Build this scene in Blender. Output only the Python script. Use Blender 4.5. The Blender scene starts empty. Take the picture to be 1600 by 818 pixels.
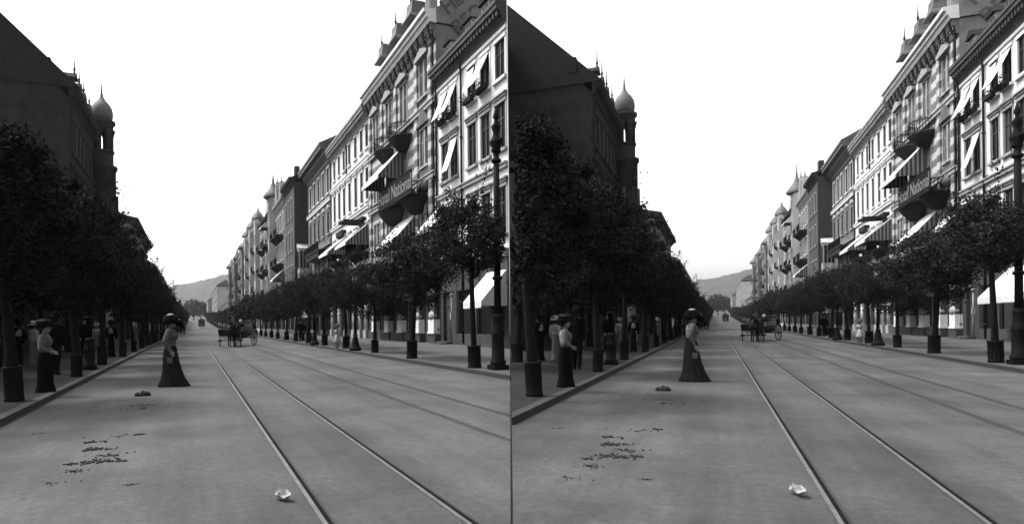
import bpy, bmesh, math, random
from mathutils import Vector, Matrix, noise
R = math.radians
scene = bpy.context.scene
COL = scene.collection
H = 1.45                      # eye height of the camera
TANS = {'L': -0.40952, 'R': 0.40952}
TH = math.atan(0.40952)
CT = math.cos(TH)
SPLIT = 0.0855                # the two streets fork: party plane X = SPLIT * Y
SN = {'L': 'left street', 'R': 'right street'}

def zg(Y):                    # the streets are level, then climb at their far ends
    if Y < 140: return 0.0
    if Y < 240: return 0.0001 * (Y - 140) ** 2
    if Y < 480: return 1.0 + 0.02 * (Y - 240)
    return 5.8

# ------------------------------------------------------------------ materials
MATS = {}
def mat(name, v, rough=0.8, var=0.25, scale=3.0, bump=0.0, spec=0.3, stretch=None, detail=6, lo=None):
    if name in MATS: return MATS[name]
    m = bpy.data.materials.new(name); m.use_nodes = True
    nt = m.node_tree; N = nt.nodes; Lk = nt.links
    b = N['Principled BSDF']; b.inputs['Roughness'].default_value = rough
    b.inputs['Specular IOR Level'].default_value = spec
    tc = N.new('ShaderNodeTexCoord'); mp = N.new('ShaderNodeMapping')
    Lk.new(tc.outputs['Object'], mp.inputs[0])
    if stretch: mp.inputs['Scale'].default_value = stretch
    n = N.new('ShaderNodeTexNoise'); n.inputs['Scale'].default_value = scale
    n.inputs['Detail'].default_value = detail; n.inputs['Roughness'].default_value = 0.62
    Lk.new(mp.outputs[0], n.inputs['Vector'])
    r = N.new('ShaderNodeValToRGB')
    a, c = v * (1 - var), v * (1 + var)
    r.color_ramp.elements[0].position = 0.3; r.color_ramp.elements[0].color = (a, a, a, 1)
    r.color_ramp.elements[1].position = 0.7; r.color_ramp.elements[1].color = (c, c, c, 1)
    Lk.new(n.outputs['Fac'], r.inputs[0]); Lk.new(r.outputs[0], b.inputs['Base Color'])
    if bump:
        n2 = N.new('ShaderNodeTexNoise'); n2.inputs['Scale'].default_value = scale * 6
        n2.inputs['Detail'].default_value = 4
        Lk.new(mp.outputs[0], n2.inputs['Vector'])
        bp = N.new('ShaderNodeBump'); bp.inputs['Strength'].default_value = bump; bp.inputs['Distance'].default_value = 0.02
        Lk.new(n2.outputs['Fac'], bp.inputs['Height']); Lk.new(bp.outputs[0], b.inputs['Normal'])
    MATS[name] = m; m['nodes'] = 1
    return m

def stripes(name, lo, hi, period, axis, rough=0.85, duty=0.5, soft=0.06, var=0.2):
    if name in MATS: return MATS[name]
    m = mat(name, 1.0, rough, var, 2.5)
    nt = m.node_tree; N = nt.nodes; Lk = nt.links; b = N['Principled BSDF']
    ramp = b.inputs['Base Color'].links[0].from_node
    tc = [x for x in N if x.type == 'TEX_COORD'][0]
    sp = N.new('ShaderNodeSeparateXYZ'); Lk.new(tc.outputs['Object'], sp.inputs[0])
    d = N.new('ShaderNodeMath'); d.operation = 'DIVIDE'; d.inputs[1].default_value = period
    Lk.new(sp.outputs[axis], d.inputs[0])
    f = N.new('ShaderNodeMath'); f.operation = 'FRACT'; Lk.new(d.outputs[0], f.inputs[0])
    r = N.new('ShaderNodeValToRGB'); e = r.color_ramp.elements
    e[0].position = max(0.0, duty - soft); e[0].color = (lo, lo, lo, 1)
    e[1].position = duty + soft; e[1].color = (hi, hi, hi, 1)
    x = e.new(0.97); x.color = (hi, hi, hi, 1); y = e.new(1.0); y.color = (lo, lo, lo, 1)
    Lk.new(f.outputs[0], r.inputs[0])
    mx = N.new('ShaderNodeMix'); mx.data_type = 'RGBA'; mx.blend_type = 'MULTIPLY'; mx.inputs[0].default_value = 1
    Lk.new(r.outputs[0], mx.inputs[6]); Lk.new(ramp.outputs[0], mx.inputs[7]); Lk.new(mx.outputs[2], b.inputs['Base Color'])
    return m

def road_mat():
    m = mat('road_surface', 0.035, 0.92, 0.36, 0.9, 0.35, 0.25, stretch=(1.6, 0.09, 1), detail=10)
    nt = m.node_tree; N = nt.nodes; Lk = nt.links; b = N['Principled BSDF']
    ramp = b.inputs['Base Color'].links[0].from_node
    tc = [x for x in N if x.type == 'TEX_COORD'][0]
    n = N.new('ShaderNodeTexNoise'); n.inputs['Scale'].default_value = 0.45; n.inputs['Detail'].default_value = 7
    n.inputs['Roughness'].default_value = 0.6
    Lk.new(tc.outputs['Object'], n.inputs['Vector'])
    r = N.new('ShaderNodeValToRGB'); e = r.color_ramp.elements
    e[0].position = 0.33; e[0].color = (.52, .52, .52, 1); e[1].position = 0.6; e[1].color = (1.1, 1.1, 1.1, 1)
    Lk.new(n.outputs['Fac'], r.inputs[0])
    g = N.new('ShaderNodeTexNoise'); g.inputs['Scale'].default_value = 11; g.inputs['Detail'].default_value = 9
    g.inputs['Roughness'].default_value = 0.9
    Lk.new(tc.outputs['Object'], g.inputs['Vector'])
    r2 = N.new('ShaderNodeValToRGB'); e = r2.color_ramp.elements
    e[0].position = 0.3; e[0].color = (.42, .42, .42, 1); e[1].position = 0.7; e[1].color = (1.6, 1.6, 1.6, 1)
    Lk.new(g.outputs['Fac'], r2.inputs[0])
    # swept dirt beside the tram rails and in the gutters (worn bands with ragged edges)
    sp = N.new('ShaderNodeSeparateXYZ'); Lk.new(tc.outputs['Object'], sp.inputs[0])
    ad = N.new('ShaderNodeMath'); ad.operation = 'MULTIPLY_ADD'; ad.inputs[1].default_value = 0.5
    Lk.new(n.outputs['Fac'], ad.inputs[0]); Lk.new(sp.outputs[0], ad.inputs[2])
    mr = N.new('ShaderNodeMapRange'); mr.inputs[1].default_value = -3.0; mr.inputs[2].default_value = 8.4
    Lk.new(ad.outputs[0], mr.inputs[0])
    r3 = N.new('ShaderNodeValToRGB'); cr = r3.color_ramp
    def pos(t): return (t * CT + 0.25 + 3.0) / 11.4
    pts = [(-2.8, .5), (-2.45, .6), (-2.1, 1), (.5, 1), (.95, .82), (1.3, 1.0), (1.75, .95), (2.0, .8), (2.4, 1.0), (3.5, 1), (3.85, .82), (4.1, 1), (4.9, .85), (5.1, 1), (7.5, 1.05), (8.0, .6)]
    while len(cr.elements) < len(pts): cr.elements.new(0.5)
    for el, (t, v) in zip(cr.elements, pts):
        el.position = min(1, max(0, pos(t))); el.color = (v, v, v, 1)
    Lk.new(mr.outputs[0], r3.inputs[0])
    out = ramp.outputs[0]
    for o in (r.outputs[0], r2.outputs[0], r3.outputs[0]):
        mx = N.new('ShaderNodeMix'); mx.data_type = 'RGBA'; mx.blend_type = 'MULTIPLY'; mx.inputs[0].default_value = 1
        Lk.new(out, mx.inputs[6]); Lk.new(o, mx.inputs[7]); out = mx.outputs[2]
    Lk.new(out, b.inputs['Base Color'])
    return m

M = dict(
    road=road_mat(),
    ground=mat('earth', 0.045, 0.95, 0.3, 0.3),
    pave_shade=mat('paving_tree_shade', 0.014, 1, 0.3, 1.1, 0.3, 0.05),  # left pavement: tree shade painted in as a darker paving colour
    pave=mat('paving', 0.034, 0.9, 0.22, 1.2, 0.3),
    kerb=mat('kerb_stone', 0.011, 0.9, 0.35, 2.0, 0.4),
    rail=mat('worn_steel', 0.062, 0.6, 0.35, 5, 0, 0.15),
    groove=mat('rail_groove', 0.006, 1, 0.3, 5, 0, 0.02),
    white=mat('pale_render', 0.44, 0.9, 0.12, 1.3, 0.1, 0.1, stretch=(1,1,.18)),
    white2=mat('cream_render', 0.26, 0.9, 0.25, 1.3, 0.1, 0.1, stretch=(1,1,.18)),
    trimw=mat('pale_stone_trim', 0.46, 0.8, 0.14, 1.5),
    trimg=mat('grey_stone_trim', 0.19, 0.85, 0.25, 1.5),
    basestone=mat('base_stone', 0.04, 0.9, 0.35, 2, 0.2, 0.1),
    trimd=mat('dark_stone_trim', 0.016, 0.9, 0.3, 1.5, 0, 0.06),
    band=stripes('striped_masonry', 0.08, 0.29, 1.1, 2, var=0.28),
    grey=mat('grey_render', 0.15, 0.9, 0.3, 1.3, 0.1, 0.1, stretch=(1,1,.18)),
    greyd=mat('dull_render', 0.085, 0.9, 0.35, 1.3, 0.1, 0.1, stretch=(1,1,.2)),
    brick=mat('dark_brick', 0.022, 0.9, 0.3, 1.5),
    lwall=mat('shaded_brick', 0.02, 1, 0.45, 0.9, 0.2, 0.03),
    slate=mat('slate', 0.06, 0.7, 0.3, 2.2),
    slated=mat('dark_slate', 0.013, 0.9, 0.3, 2.2, 0, 0.08),
    roofp=mat('weathered_roof', 0.11, 0.85, 0.25, 1.2),
    cornd=mat('soot_cornice', 0.028, 0.85, 0.35, 1.5),
    sash=mat('window_sash', 0.2, 0.7, 0.25, 2),
    sashd=mat('dark_sash', 0.025, 0.7, 0.25, 2),
    glass=mat('window_glass', 0.014, 0.4, 0.3, 1.0, 0, 0.06),
    dark=mat('shop_interior', 0.012, 0.9, 0.3, 1.0),
    canvas=mat('white_canvas', 0.4, 0.9, 0.1, 1.5),
    cstr=stripes('striped_canvas', 0.02, 0.13, 0.3, 0),
    cstrw=stripes('pale_striped_canvas', 0.09, 0.34, 0.42, 1),
    iron=mat('black_iron', 0.004, 0.75, 0.3, 4, 0, 0.06),
    signb=mat('sign_board', 0.007, 0.8, 0.3, 3, 0, 0.05),
    letter=mat('sign_letters', 0.09, 0.7, 0.15, 4),
    letterd=mat('roof_letters', 0.045, 0.8, 0.2, 4),
    bark=mat('bark', 0.007, 0.95, 0.4, 7, 0.5, 0.05),
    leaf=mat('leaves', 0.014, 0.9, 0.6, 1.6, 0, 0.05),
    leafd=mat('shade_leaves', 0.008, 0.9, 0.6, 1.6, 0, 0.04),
    wood=mat('wooded_slope', 0.006, 1.0, 0.6, 0.05),
    skin=mat('skin', 0.12, 0.7, 0.06, 6),
    hair=mat('hair', 0.01, 0.8, 0.3, 25, 0, 0.1),
    blouse=mat('patterned_blouse', 0.055, 0.95, 0.45, 26, 0, 0.1),
    bwhite=mat('white_cotton', 0.18, 0.85, 0.08, 8),
    bpale=mat('pale_cotton', 0.055, 0.85, 0.14, 8),
    skirt=mat('dark_wool', 0.01, 1, 0.3, 10, 0, 0.03),
    skirt2=mat('black_wool', 0.003, 1, 0.3, 10, 0, 0.03),
    suit=mat('suit_wool', 0.003, 1, 0.3, 10, 0, 0.03),
    straw=mat('straw', 0.2, 0.8, 0.15, 20),
    feather=mat('feathers', 0.12, 0.8, 0.35, 30),
    leather=mat('leather', 0.008, 0.7, 0.2, 8, 0, 0.1),
    horse=mat('dark_horse_coat', 0.006, 0.7, 0.3, 5, 0, 0.1),
    coach=mat('carriage_paint', 0.006, 0.5, 0.2, 3, 0, 0.15),
    tram=mat('tram_paint', 0.02, 0.5, 0.2, 2),
    dung=mat('dung', 0.008, 1.0, 0.4, 20),
    paper=mat('paper', 0.15, 0.9, 0.05, 5),
    eye=mat('eye', 0.02, 0.2, 0.1, 5),
    flower=mat('box_plants', 0.012, 0.8, 0.6, 9),
)

nt = M['glass'].node_tree
oi = nt.nodes.new('ShaderNodeObjectInfo'); pr_ = nt.nodes.new('ShaderNodeValToRGB'); e_ = pr_.color_ramp.elements
e_[0].position = .0; e_[0].color = (.005,.005,.005,1); e_[1].position = 1; e_[1].color = (.04,.04,.04,1); q_ = e_.new(.75); q_.color = (.007,.007,.007,1)
nt.links.new(oi.outputs['Random'], pr_.inputs[0]); nt.links.new(pr_.outputs[0], nt.nodes['Principled BSDF'].inputs['Base Color'])

# ------------------------------------------------------------------ mesh helpers
class MB:
    def __init__(s): s.v, s.f, s.mi, s.cur, s.smooth = [], [], [], 0, []
    def add(s, vs, fs, smooth=False):
        b = len(s.v); s.v += [tuple(p) for p in vs]
        for f in fs: s.f.append(tuple(i + b for i in f)); s.mi.append(s.cur); s.smooth.append(smooth)
    def box(s, x0, x1, y0, y1, z0, z1):
        s.add([(x0,y0,z0),(x1,y0,z0),(x1,y1,z0),(x0,y1,z0),(x0,y0,z1),(x1,y0,z1),(x1,y1,z1),(x0,y1,z1)],
              [(0,3,2,1),(4,5,6,7),(0,1,5,4),(1,2,6,5),(2,3,7,6),(3,0,4,7)])
    def quad(s, a, b, c, d): s.add([a,b,c,d], [(0,1,2,3)])
    def prism(s, poly, a, b, axis='y'):
        n = len(poly)
        if axis == 'y': vs = [(x,a,z) for x,z in poly] + [(x,b,z) for x,z in poly]
        elif axis == 'z': vs = [(x,y,a) for x,y in poly] + [(x,y,b) for x,y in poly]
        else: vs = [(a,y,z) for y,z in poly] + [(b,y,z) for y,z in poly]
        s.add(vs, [tuple(range(n)), tuple(range(2*n-1, n-1, -1))] + [(i, (i+1) % n, n+(i+1) % n, n+i) for i in range(n)])
    def tube(s, pts, rad, n=8, cap=True):
        pts = [Vector(p) for p in pts]
        if not isinstance(rad, (list, tuple)): rad = [rad]*len(pts)
        vs = []; k = len(pts)
        for i, p in enumerate(pts):
            d = (pts[min(i+1,k-1)] - pts[max(i-1,0)]).normalized()
            a = Vector((1,0,0)) if abs(d.z) > .9 else Vector((0,0,1))
            u = d.cross(a).normalized(); w = d.cross(u)
            for j in range(n):
                t = 2*math.pi*j/n
                vs.append(p + (u*math.cos(t) + w*math.sin(t))*rad[i])
        fs = [(i*n+j, i*n+(j+1) % n, (i+1)*n+(j+1) % n, (i+1)*n+j) for i in range(k-1) for j in range(n)]
        if cap: fs += [tuple(range(n-1,-1,-1)), tuple(range((k-1)*n, k*n))]
        s.add(vs, fs, True)
    def lathe(s, prof, n=16, c=(0,0,0), sx=1, sy=1, fold=0, seed=0, a0=0, a1=2*math.pi):
        full = abs(a1-a0-2*math.pi) < 1e-6; m = n if full else n+1
        vs = []
        for i, (r, z) in enumerate(prof):
            for j in range(m):
                t = a0 + (a1-a0)*j/n
                rr = r*(1 + fold*(i/(len(prof)-1))*math.sin(t*9+seed+i*.2))
                vs.append((c[0]+rr*sx*math.cos(t), c[1]+rr*sy*math.sin(t), c[2]+z))
        fs = [(i*m+j, i*m+(j+1) % m, (i+1)*m+(j+1) % m, (i+1)*m+j) for i in range(len(prof)-1) for j in range(m if full else n)]
        if full: fs += [tuple(range(m-1,-1,-1)), tuple(range((len(prof)-1)*m, len(prof)*m))]
        s.add(vs, fs, True)
    def ball(s, c, r, n=10, k=7):
        if not isinstance(r, (tuple, list)): r = (r,r,r)
        vs, fs = [], []
        for i in range(k+1):
            p = math.pi*i/k
            for j in range(n):
                t = 2*math.pi*j/n
                vs.append((c[0]+r[0]*math.sin(p)*math.cos(t), c[1]+r[1]*math.sin(p)*math.sin(t), c[2]+r[2]*math.cos(p)))
        fs = [(i*n+j, (i+1)*n+j, (i+1)*n+(j+1) % n, i*n+(j+1) % n) for i in range(k) for j in range(n)]
        s.add(vs, fs, True)
    def cap(s, a, b, ra, rb, n=10):                       # a tapered limb with round ends
        s.tube([a, b], [ra, rb], n); s.ball(a, ra*1.0, n, 6); s.ball(b, rb*1.0, n, 6)
    def mesh(s, name, mats, flipx=False):
        me = bpy.data.meshes.new(name)
        vs = [(-x, y, z) for x, y, z in s.v] if flipx else s.v
        me.from_pydata(vs, [], s.f)
        for m in (mats if isinstance(mats, (list, tuple)) else [mats]): me.materials.append(m)
        me.polygons.foreach_set('material_index', s.mi)
        me.polygons.foreach_set('use_smooth', s.smooth)
        bm = bmesh.new(); bm.from_mesh(me); bmesh.ops.recalc_face_normals(bm, faces=bm.faces); bm.to_mesh(me); bm.free()
        me.update()
        return me

def link(name, me, parent=None, loc=None, rot=0):
    o = bpy.data.objects.new(name, me); COL.objects.link(o)
    if parent: o.parent = parent
    if loc: o.location = loc
    if rot: o.rotation_euler = (0, 0, rot)
    return o
def ob(name, mb, mats, parent=None, loc=None, rot=0, flipx=False):
    return link(name, mb.mesh(name, mats, flipx), parent, loc, rot)
def tag(o, label, cat, group=None, kind=None):
    if label: o['label'] = label
    if cat: o['category'] = cat
    if group: o['group'] = group
    if kind: o['kind'] = kind
    return o
def dup(o, parent=None):                                  # copy a thing with its parts
    c = o.copy(); COL.objects.link(c)
    if parent: c.parent = parent
    for ch in list(o.children): dup(ch, c)
    return c
CACHE = {}
def cached(key, fn):
    if key not in CACHE: CACHE[key] = fn()
    return CACHE[key]

def W(P, T, Y, z=0):                                      # street coordinates -> world
    return (Y*TANS[P] + T + (-0.08 if P == 'R' else 0), Y, z)
def ROT(P): return TH if P == 'L' else -TH
def put(o, P, T, Y, z=None, rot=0):
    o.location = W(P, T, Y, zg(Y) if z is None else z); o.rotation_euler = (0, 0, ROT(P) + rot)
    return o
def root(name, P, T, Y, z=None, rot=0):
    return put(link(name, None), P, T, Y, z, rot)

# ------------------------------------------------------------------ facade pieces
def panel(L, z0, z1, ops, deep=0.3, zs2=None):
    """a facade sheet at x=0 with true openings and reveals; ops = (y0,y1,z0,z1)"""
    m = MB(); ys = sorted({0, L} | {v for o in ops for v in o[:2]}); zs = sorted({z0, z1} | ({zs2} if zs2 else set()) | {v for o in ops for v in o[2:]})
    ys = [y for y in ys if 0 <= y <= L]; zs = [z for z in zs if z0 <= z <= z1]
    for i in range(len(ys)-1):
        run = None
        for k in range(len(zs)-1):
            a, b, c, d = ys[i], ys[i+1], zs[k], zs[k+1]
            if any(o[0] <= a+1e-6 and o[1] >= b-1e-6 and o[2] <= c+1e-6 and o[3] >= d-1e-6 for o in ops): continue
            m.cur = 1 if zs2 and d <= zs2+1e-6 else 0
            m.quad((0,a,c),(0,a,d),(0,b,d),(0,b,c))
    for a, b, c, d in ops:
        m.cur = 1 if zs2 and d <= zs2+1e-6 else 0
        m.quad((0,a,c),(deep,a,c),(deep,a,d),(0,a,d)); m.quad((0,b,c),(0,b,d),(deep,b,d),(deep,b,c))
        m.quad((0,a,c),(0,b,c),(deep,b,c),(deep,a,c)); m.quad((0,a,d),(deep,a,d),(deep,b,d),(0,b,d))
    return m

def window_meshes(w, h, style):
    """surround (window), sash, pane; origin at sill centre on the wall face, into the wall = +x"""
    s = MB(); j = .15
    if style != 'bare':
        s.box(-.035,.02,-w/2-j,-w/2,0,h); s.box(-.035,.02,w/2,w/2+j,0,h)
        s.box(-.08,.02,-w/2-j-.002,w/2+j+.002,h,h+.2)
    s.box(-.16,.05,-w/2-.2,w/2+.2,-.16,-.003)
    if style in ('hood','pediment'):
        s.box(-.14,.02,-w/2-.2,w/2+.2,h+.22,h+.36); s.box(-.22,.02,-w/2-.28,w/2+.28,h+.362,h+.46)
    if style == 'pediment':
        s.prism([(-w/2-.28,h+.464),(w/2+.28,h+.464),(0,h+.95)],-.18,.02,'x')
    d = MB(); t = .055; x0, x1 = .045, .085
    d.box(x0,x1,-w/2,-w/2+t,0,h); d.box(x0,x1,w/2-t,w/2,0,h)
    d.box(x0,x1,-w/2+t,w/2-t,0,t); d.box(x0,x1,-w/2+t,w/2-t,h-t,h)
    d.box(x0-.01,x1-.005,-.045,.045,t,h-t)
    d.box(x0-.005,x1-.01,-w/2+t,-.046,h*.66,h*.66+.06); d.box(x0-.005,x1-.01,.046,w/2-t,h*.66,h*.66+.06)
    p = MB(); p.box(.095,.11,-w/2,w/2,0,h)
    return s, d, p
def add_window(b, y, w, zb, zt, style='plain', trim='trimg', sash='sashd', far=False, fx=False, x=0):
    key = (round(w,2), round(zt-zb,2), style, trim, sash, fx)
    def mk():
        s, d, p = window_meshes(w, zt-zb, style)
        return s.mesh('window', M[trim], fx), d.mesh('sash', M[sash], fx), p.mesh('pane', M['glass'], fx)
    a, d, p = cached(('win',)+key, mk)
    o = link('window', a, b, (x, y, zb))
    link('pane', p, o)
    if not far: link('sash', d, o)
    return o

def awning(b, y0, y1, zt, zb, out, val=.25, top='canvas', side='cstr', sides=True, x=0, frame=True, fx=False):
    m = MB(); t = .03
    m.prism([(x,zt),(x-out,zb),(x-out,zb-t),(x,zt-t)], y0, y1)
    n = max(3, int((y1-y0)/.28))
    for i in range(n):                                     # scalloped valance
        a, c = y0+(y1-y0)*i/n, y0+(y1-y0)*(i+1)/n; e = (c-a)*.16
        m.prism([(a,zb-t-.002),(c,zb-t-.002),(c,zb-val*.75),(c-e,zb-val),(a+e,zb-val),(a,zb-val*.75)], x-out-.012, x-out, 'x')
    o = ob('awning', m, M[top], b, flipx=fx)
    if sides:
        for y in (y0-.006, y1+.006):
            s = MB(); s.prism([(x-.01,zt-t-.01),(x-out,zb-t-.02),(x-out,zb-val*.7),(x-.01,zb-val*.7)], y-.005, y+.005)
            ob('awning_side', s, M[side], o, flipx=fx)
    if frame:
        s = MB()
        for y in (y0+.05, y1-.05): s.tube([(x,y,zb-.1),(x-out,y,zb-.06)],.025,6)
        s.tube([(x-out+.03,y0,zb-.06),(x-out+.03,y1,zb-.06)],.03,6)
        ob('awning_frame', s, M['iron'], o, flipx=fx)
    return o

def bowl_balcony(b, y, z, r=1.5, h=1.5, d=1.2):
    m = MB()
    pr = [(.15*r,-.5*h),(.5*r,-.42*h),(.85*r,-.12*h),(r,.05*h),(r*1.03,.1*h),(r*.98,.14*h)]
    m.lathe(pr, 20, (0,y,z), d/r, 1, 0, 0, math.pi/2, math.pi*1.5)
    m.prism([(-.95*d*math.cos(t), y+.97*r*math.sin(t)) for t in [(-90+18*i)*math.pi/180 for i in range(11)]], z+.05*h, z+.13*h, 'z')
    o = ob('balcony', m, M['trimd'], b)
    r_ = MB(); n = 22
    for i in range(n+1):
        t = (-90+180*i/n)*math.pi/180
        x, yy = -d*.98*math.cos(t), y+r*.98*math.sin(t)
        r_.tube([(x,yy,z+.12*h),(x-.05*math.cos(t),yy,z+.12*h+.45),(x,yy,z+.12*h+.92)],.022,5)
    pts = [(-d*.98*math.cos((-90+180*i/n)*math.pi/180), y+r*.98*math.sin((-90+180*i/n)*math.pi/180)) for i in range(n+1)]
    r_.tube([(x,yy,z+.12*h+.92) for x,yy in pts],.04,6); r_.tube([(x,yy,z+.12*h+.1) for x,yy in pts],.03,6)
    ob('railing', r_, M['iron'], o)
    p = MB(); rnd = random.Random(int(y*10))
    for i in range(60):
        t = rnd.uniform(-1.4,1.4); c = Vector((-d*math.cos(t), y+r*math.sin(t), z+.12*h+rnd.uniform(.6,1.05)))
        leafquad(p, c + Vector((rnd.gauss(0,.1),rnd.gauss(0,.1),0)), rnd, .16)
    ob('balcony_plants', p, M['flower'], o)
    return o
def box_balcony(b, y0, y1, z, d=1.0, fx=False, rail=.95, mt='trimd'):
    m = MB(); m.box(-d,.0,y0,y1,z-.2,z)
    n = max(2, int((y1-y0)/1.8))
    for i in range(n+1):
        y = y0+.15+(y1-y0-.3)*i/n
        m.prism([(-.003,z-.203),(-d*.8,z-.203),(-.003,z-1.0)], y-.1, y+.1)
    o = ob('balcony', m, M[mt], b, flipx=fx)
    r_ = MB(); k = int((y1-y0)/.16)
    for i in range(k+1): 
        y = y0+.04+(y1-y0-.08)*i/k; r_.box(-d+.02,-d+.05,y-.012,y+.012,z,z+rail)
    r_.box(-d,-d+.07,y0,y1,z+rail+.002,z+rail+.06); r_.box(-d+.071,0,y0+.01,y0+.06,z+rail-.05,z+rail); r_.box(-d+.071,0,y1-.06,y1-.01,z+rail-.05,z+rail)
    r_.box(-d+.01,-d+.06,y0+.07,y1-.07,z+.08,z+.13)
    ob('railing', r_, M['iron'], o, flipx=fx)
    return o
def leafquad(m, c, rnd, s):
    u = Vector((rnd.gauss(0,1),rnd.gauss(0,1),rnd.gauss(0,1))).normalized()
    w = u.cross(Vector((rnd.gauss(0,1),rnd.gauss(0,1),rnd.gauss(0,1)))).normalized()
    a = s*rnd.uniform(.7,1.3); k = a*rnd.uniform(.45,.7)
    m.add([c-u*a*.5, c+w*k*.5-u*.05*a, c+u*a*.55, c-w*k*.5], [(0,1,2,3)])
def text_mesh(body, size, mx, ext=.03, bold=0.0):
    cu = bpy.data.curves.new('lettering', 'FONT'); cu.body = body; cu.size = size; cu.extrude = ext; cu.offset = bold
    cu.align_x = 'CENTER'; cu.align_y = 'CENTER'
    o = bpy.data.objects.new('lettering', cu); COL.objects.link(o)
    dg = bpy.context.evaluated_depsgraph_get(); me = bpy.data.meshes.new_from_object(o.evaluated_get(dg))
    COL.objects.unlink(o); bpy.data.objects.remove(o)
    me.transform(mx); me.name = 'lettering'
    return me
def facing_street(y, x, z, tilt=0):                        # a text frame on a wall facing -x
    n = Matrix(((0,0,-1,0),(-1,0,0,0),(0,1,0,0),(0,0,0,1)))
    return Matrix.Translation((x,y,z)) @ Matrix.Rotation(tilt,4,'Y') @ n

def roofmesh(b, L, depth, z, rise, over=.5, mt='slate', fx=False, y0=0, ridge=None):
    m = MB(); rd = depth/2 if ridge is None else ridge
    m.prism([(-over,z),(rd,z+rise),(depth+.3,z),(depth+.3,z-.15),(-over,z-.15)], y0, L)
    return ob('roof', m, M[mt], b, flipx=fx)
def cornice(b, L, z0, z1, out, mt, dentil=0, fx=False, y0=0):
    m = MB(); h = z1-z0
    m.prism([(.02,z0),(-.1,z0),(-.14,z0+.15*h),(-out*.55,z0+.42*h),(-out*.6,z0+.55*h),(-out,z0+.62*h),(-out,z0+.8*h),(-out*1.1,z0+.83*h),(-out*1.1,z1),(.02,z1)], y0, L)
    if dentil:
        n = int((L-y0)/dentil)
        for i in range(n):
            y = y0+(i+.25)*dentil; m.box(-out*.85,-.15,y,y+dentil*.5,z0+.36*h,z0+.615*h)
    return ob('cornice', m, M[mt], b, flipx=fx)
def course(b, L, z, h=.3, out=.14, mt='trimg', fx=False, y0=0):
    m = MB(); m.box(-out,.01,y0,L,z,z+h); m.box(-out-.07,.012,y0,L,z+h+.002,z+h+.1)
    return ob('string_course', m, M[mt], b, flipx=fx)
def pipe(b, y, z0, z1, x=-.1, fx=False):
    m = MB(); m.tube([(x,y,z0),(x,y,z1-.5),(x-.15,y,z1)],.075,8)
    for z in range(int(z0)+1,int(z1)-1,3): m.tube([(x,y,z),(x,y,z+.12)],.1,8)
    return ob('drainpipe', m, M['trimd'], b, flipx=fx)

class Bld:
    def __init__(s, P, name, T, Y0, Y1, ztop, label, wall, depth=11, cat='building', side=1, end=None, deep=.3, group=None):
        s.P, s.T, s.side, s.fx = P, T, side, side < 0
        s.Y0, s.Y1 = Y0, Y1; s.L = (Y1-Y0)/CT; s.s0 = Y0/CT; s.ztop = ztop; s.depth = depth
        s.wall = wall; s.base = None; s.ops = []; s.deep = deep; s.end = end or wall
        s.z = min(zg(Y0), zg(Y1)); s.zb = -.4
        s.b = root(name, P, T, Y0, s.z)
        tag(s.b, label % SN[P], cat, group)
    def y(s, sabs): return sabs - s.s0
    def win(s, sc, w, zb, zt, style='plain', trim='trimg', sash='sashd', far=False):
        y = s.y(sc)
        if y-w/2 < .1 or y+w/2 > s.L-.1: return None
        s.ops.append((y-w/2, y+w/2, zb, zt))
        return add_window(s.b, y, w, zb, zt, style, trim, sash, far, s.fx)
    def row(s, n, w, zb, zt, style='plain', trim='trimg', far=False, pad=.6):
        for i in range(n):
            s.win(s.s0+pad+(s.L-2*pad)*(i+.5)/n, w, zb, zt, style, trim, 'sashd', far)
    def hole(s, a, c, z0, z1):                             # a dark doorway or shop opening
        a, c = s.y(a), s.y(c)
        if a < .05 or c > s.L-.05: return
        s.ops.append((a, c, z0, z1))
    def finish(s):
        ob('facade', panel(s.L, s.zb, s.ztop, s.ops, s.deep, s.base), [M[s.wall], M['brick']], s.b, flipx=s.fx)
        m = MB(); m.box(s.deep+.002, s.depth, .0, s.L, s.zb, s.ztop-.01)
        m.box(.003, s.deep, .001, .1, s.zb, s.ztop-.012); m.box(.003, s.deep, s.L-.1, s.L-.001, s.zb, s.ztop-.012)
        m.cur = 0
        ob('wall', m, M[s.end], s.b, flipx=s.fx)
        return s.b

def shopfronts(B, n, zt=3.6, pad=.5):
    """openings at street level, each with a framed dark shop window"""
    w = (B.L-2*pad)/n
    for i in range(n):
        a, c = pad+w*i+.35, pad+w*(i+1)-.35
        B.ops.append((a, c, .75, zt))
        m = MB(); m.box(.1,.16,a,a+.12,.75,zt); m.box(.1,.16,c-.12,c,.75,zt); m.box(.1,.16,a+.12,c-.12,zt-.5,zt-.38)
        k = max(1, int((c-a)/1.3))
        for q in range(1, k): y = a+(c-a)*q/k; m.box(.1,.155,y-.05,y+.05,.75,zt-.5)
        o = ob('shop_window', m, M['trimd'], B.b, flipx=B.fx)
        p = MB(); p.box(.2,.22,a,c,.75,zt); ob('pane', p, M['glass'], o, flipx=B.fx)

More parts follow.
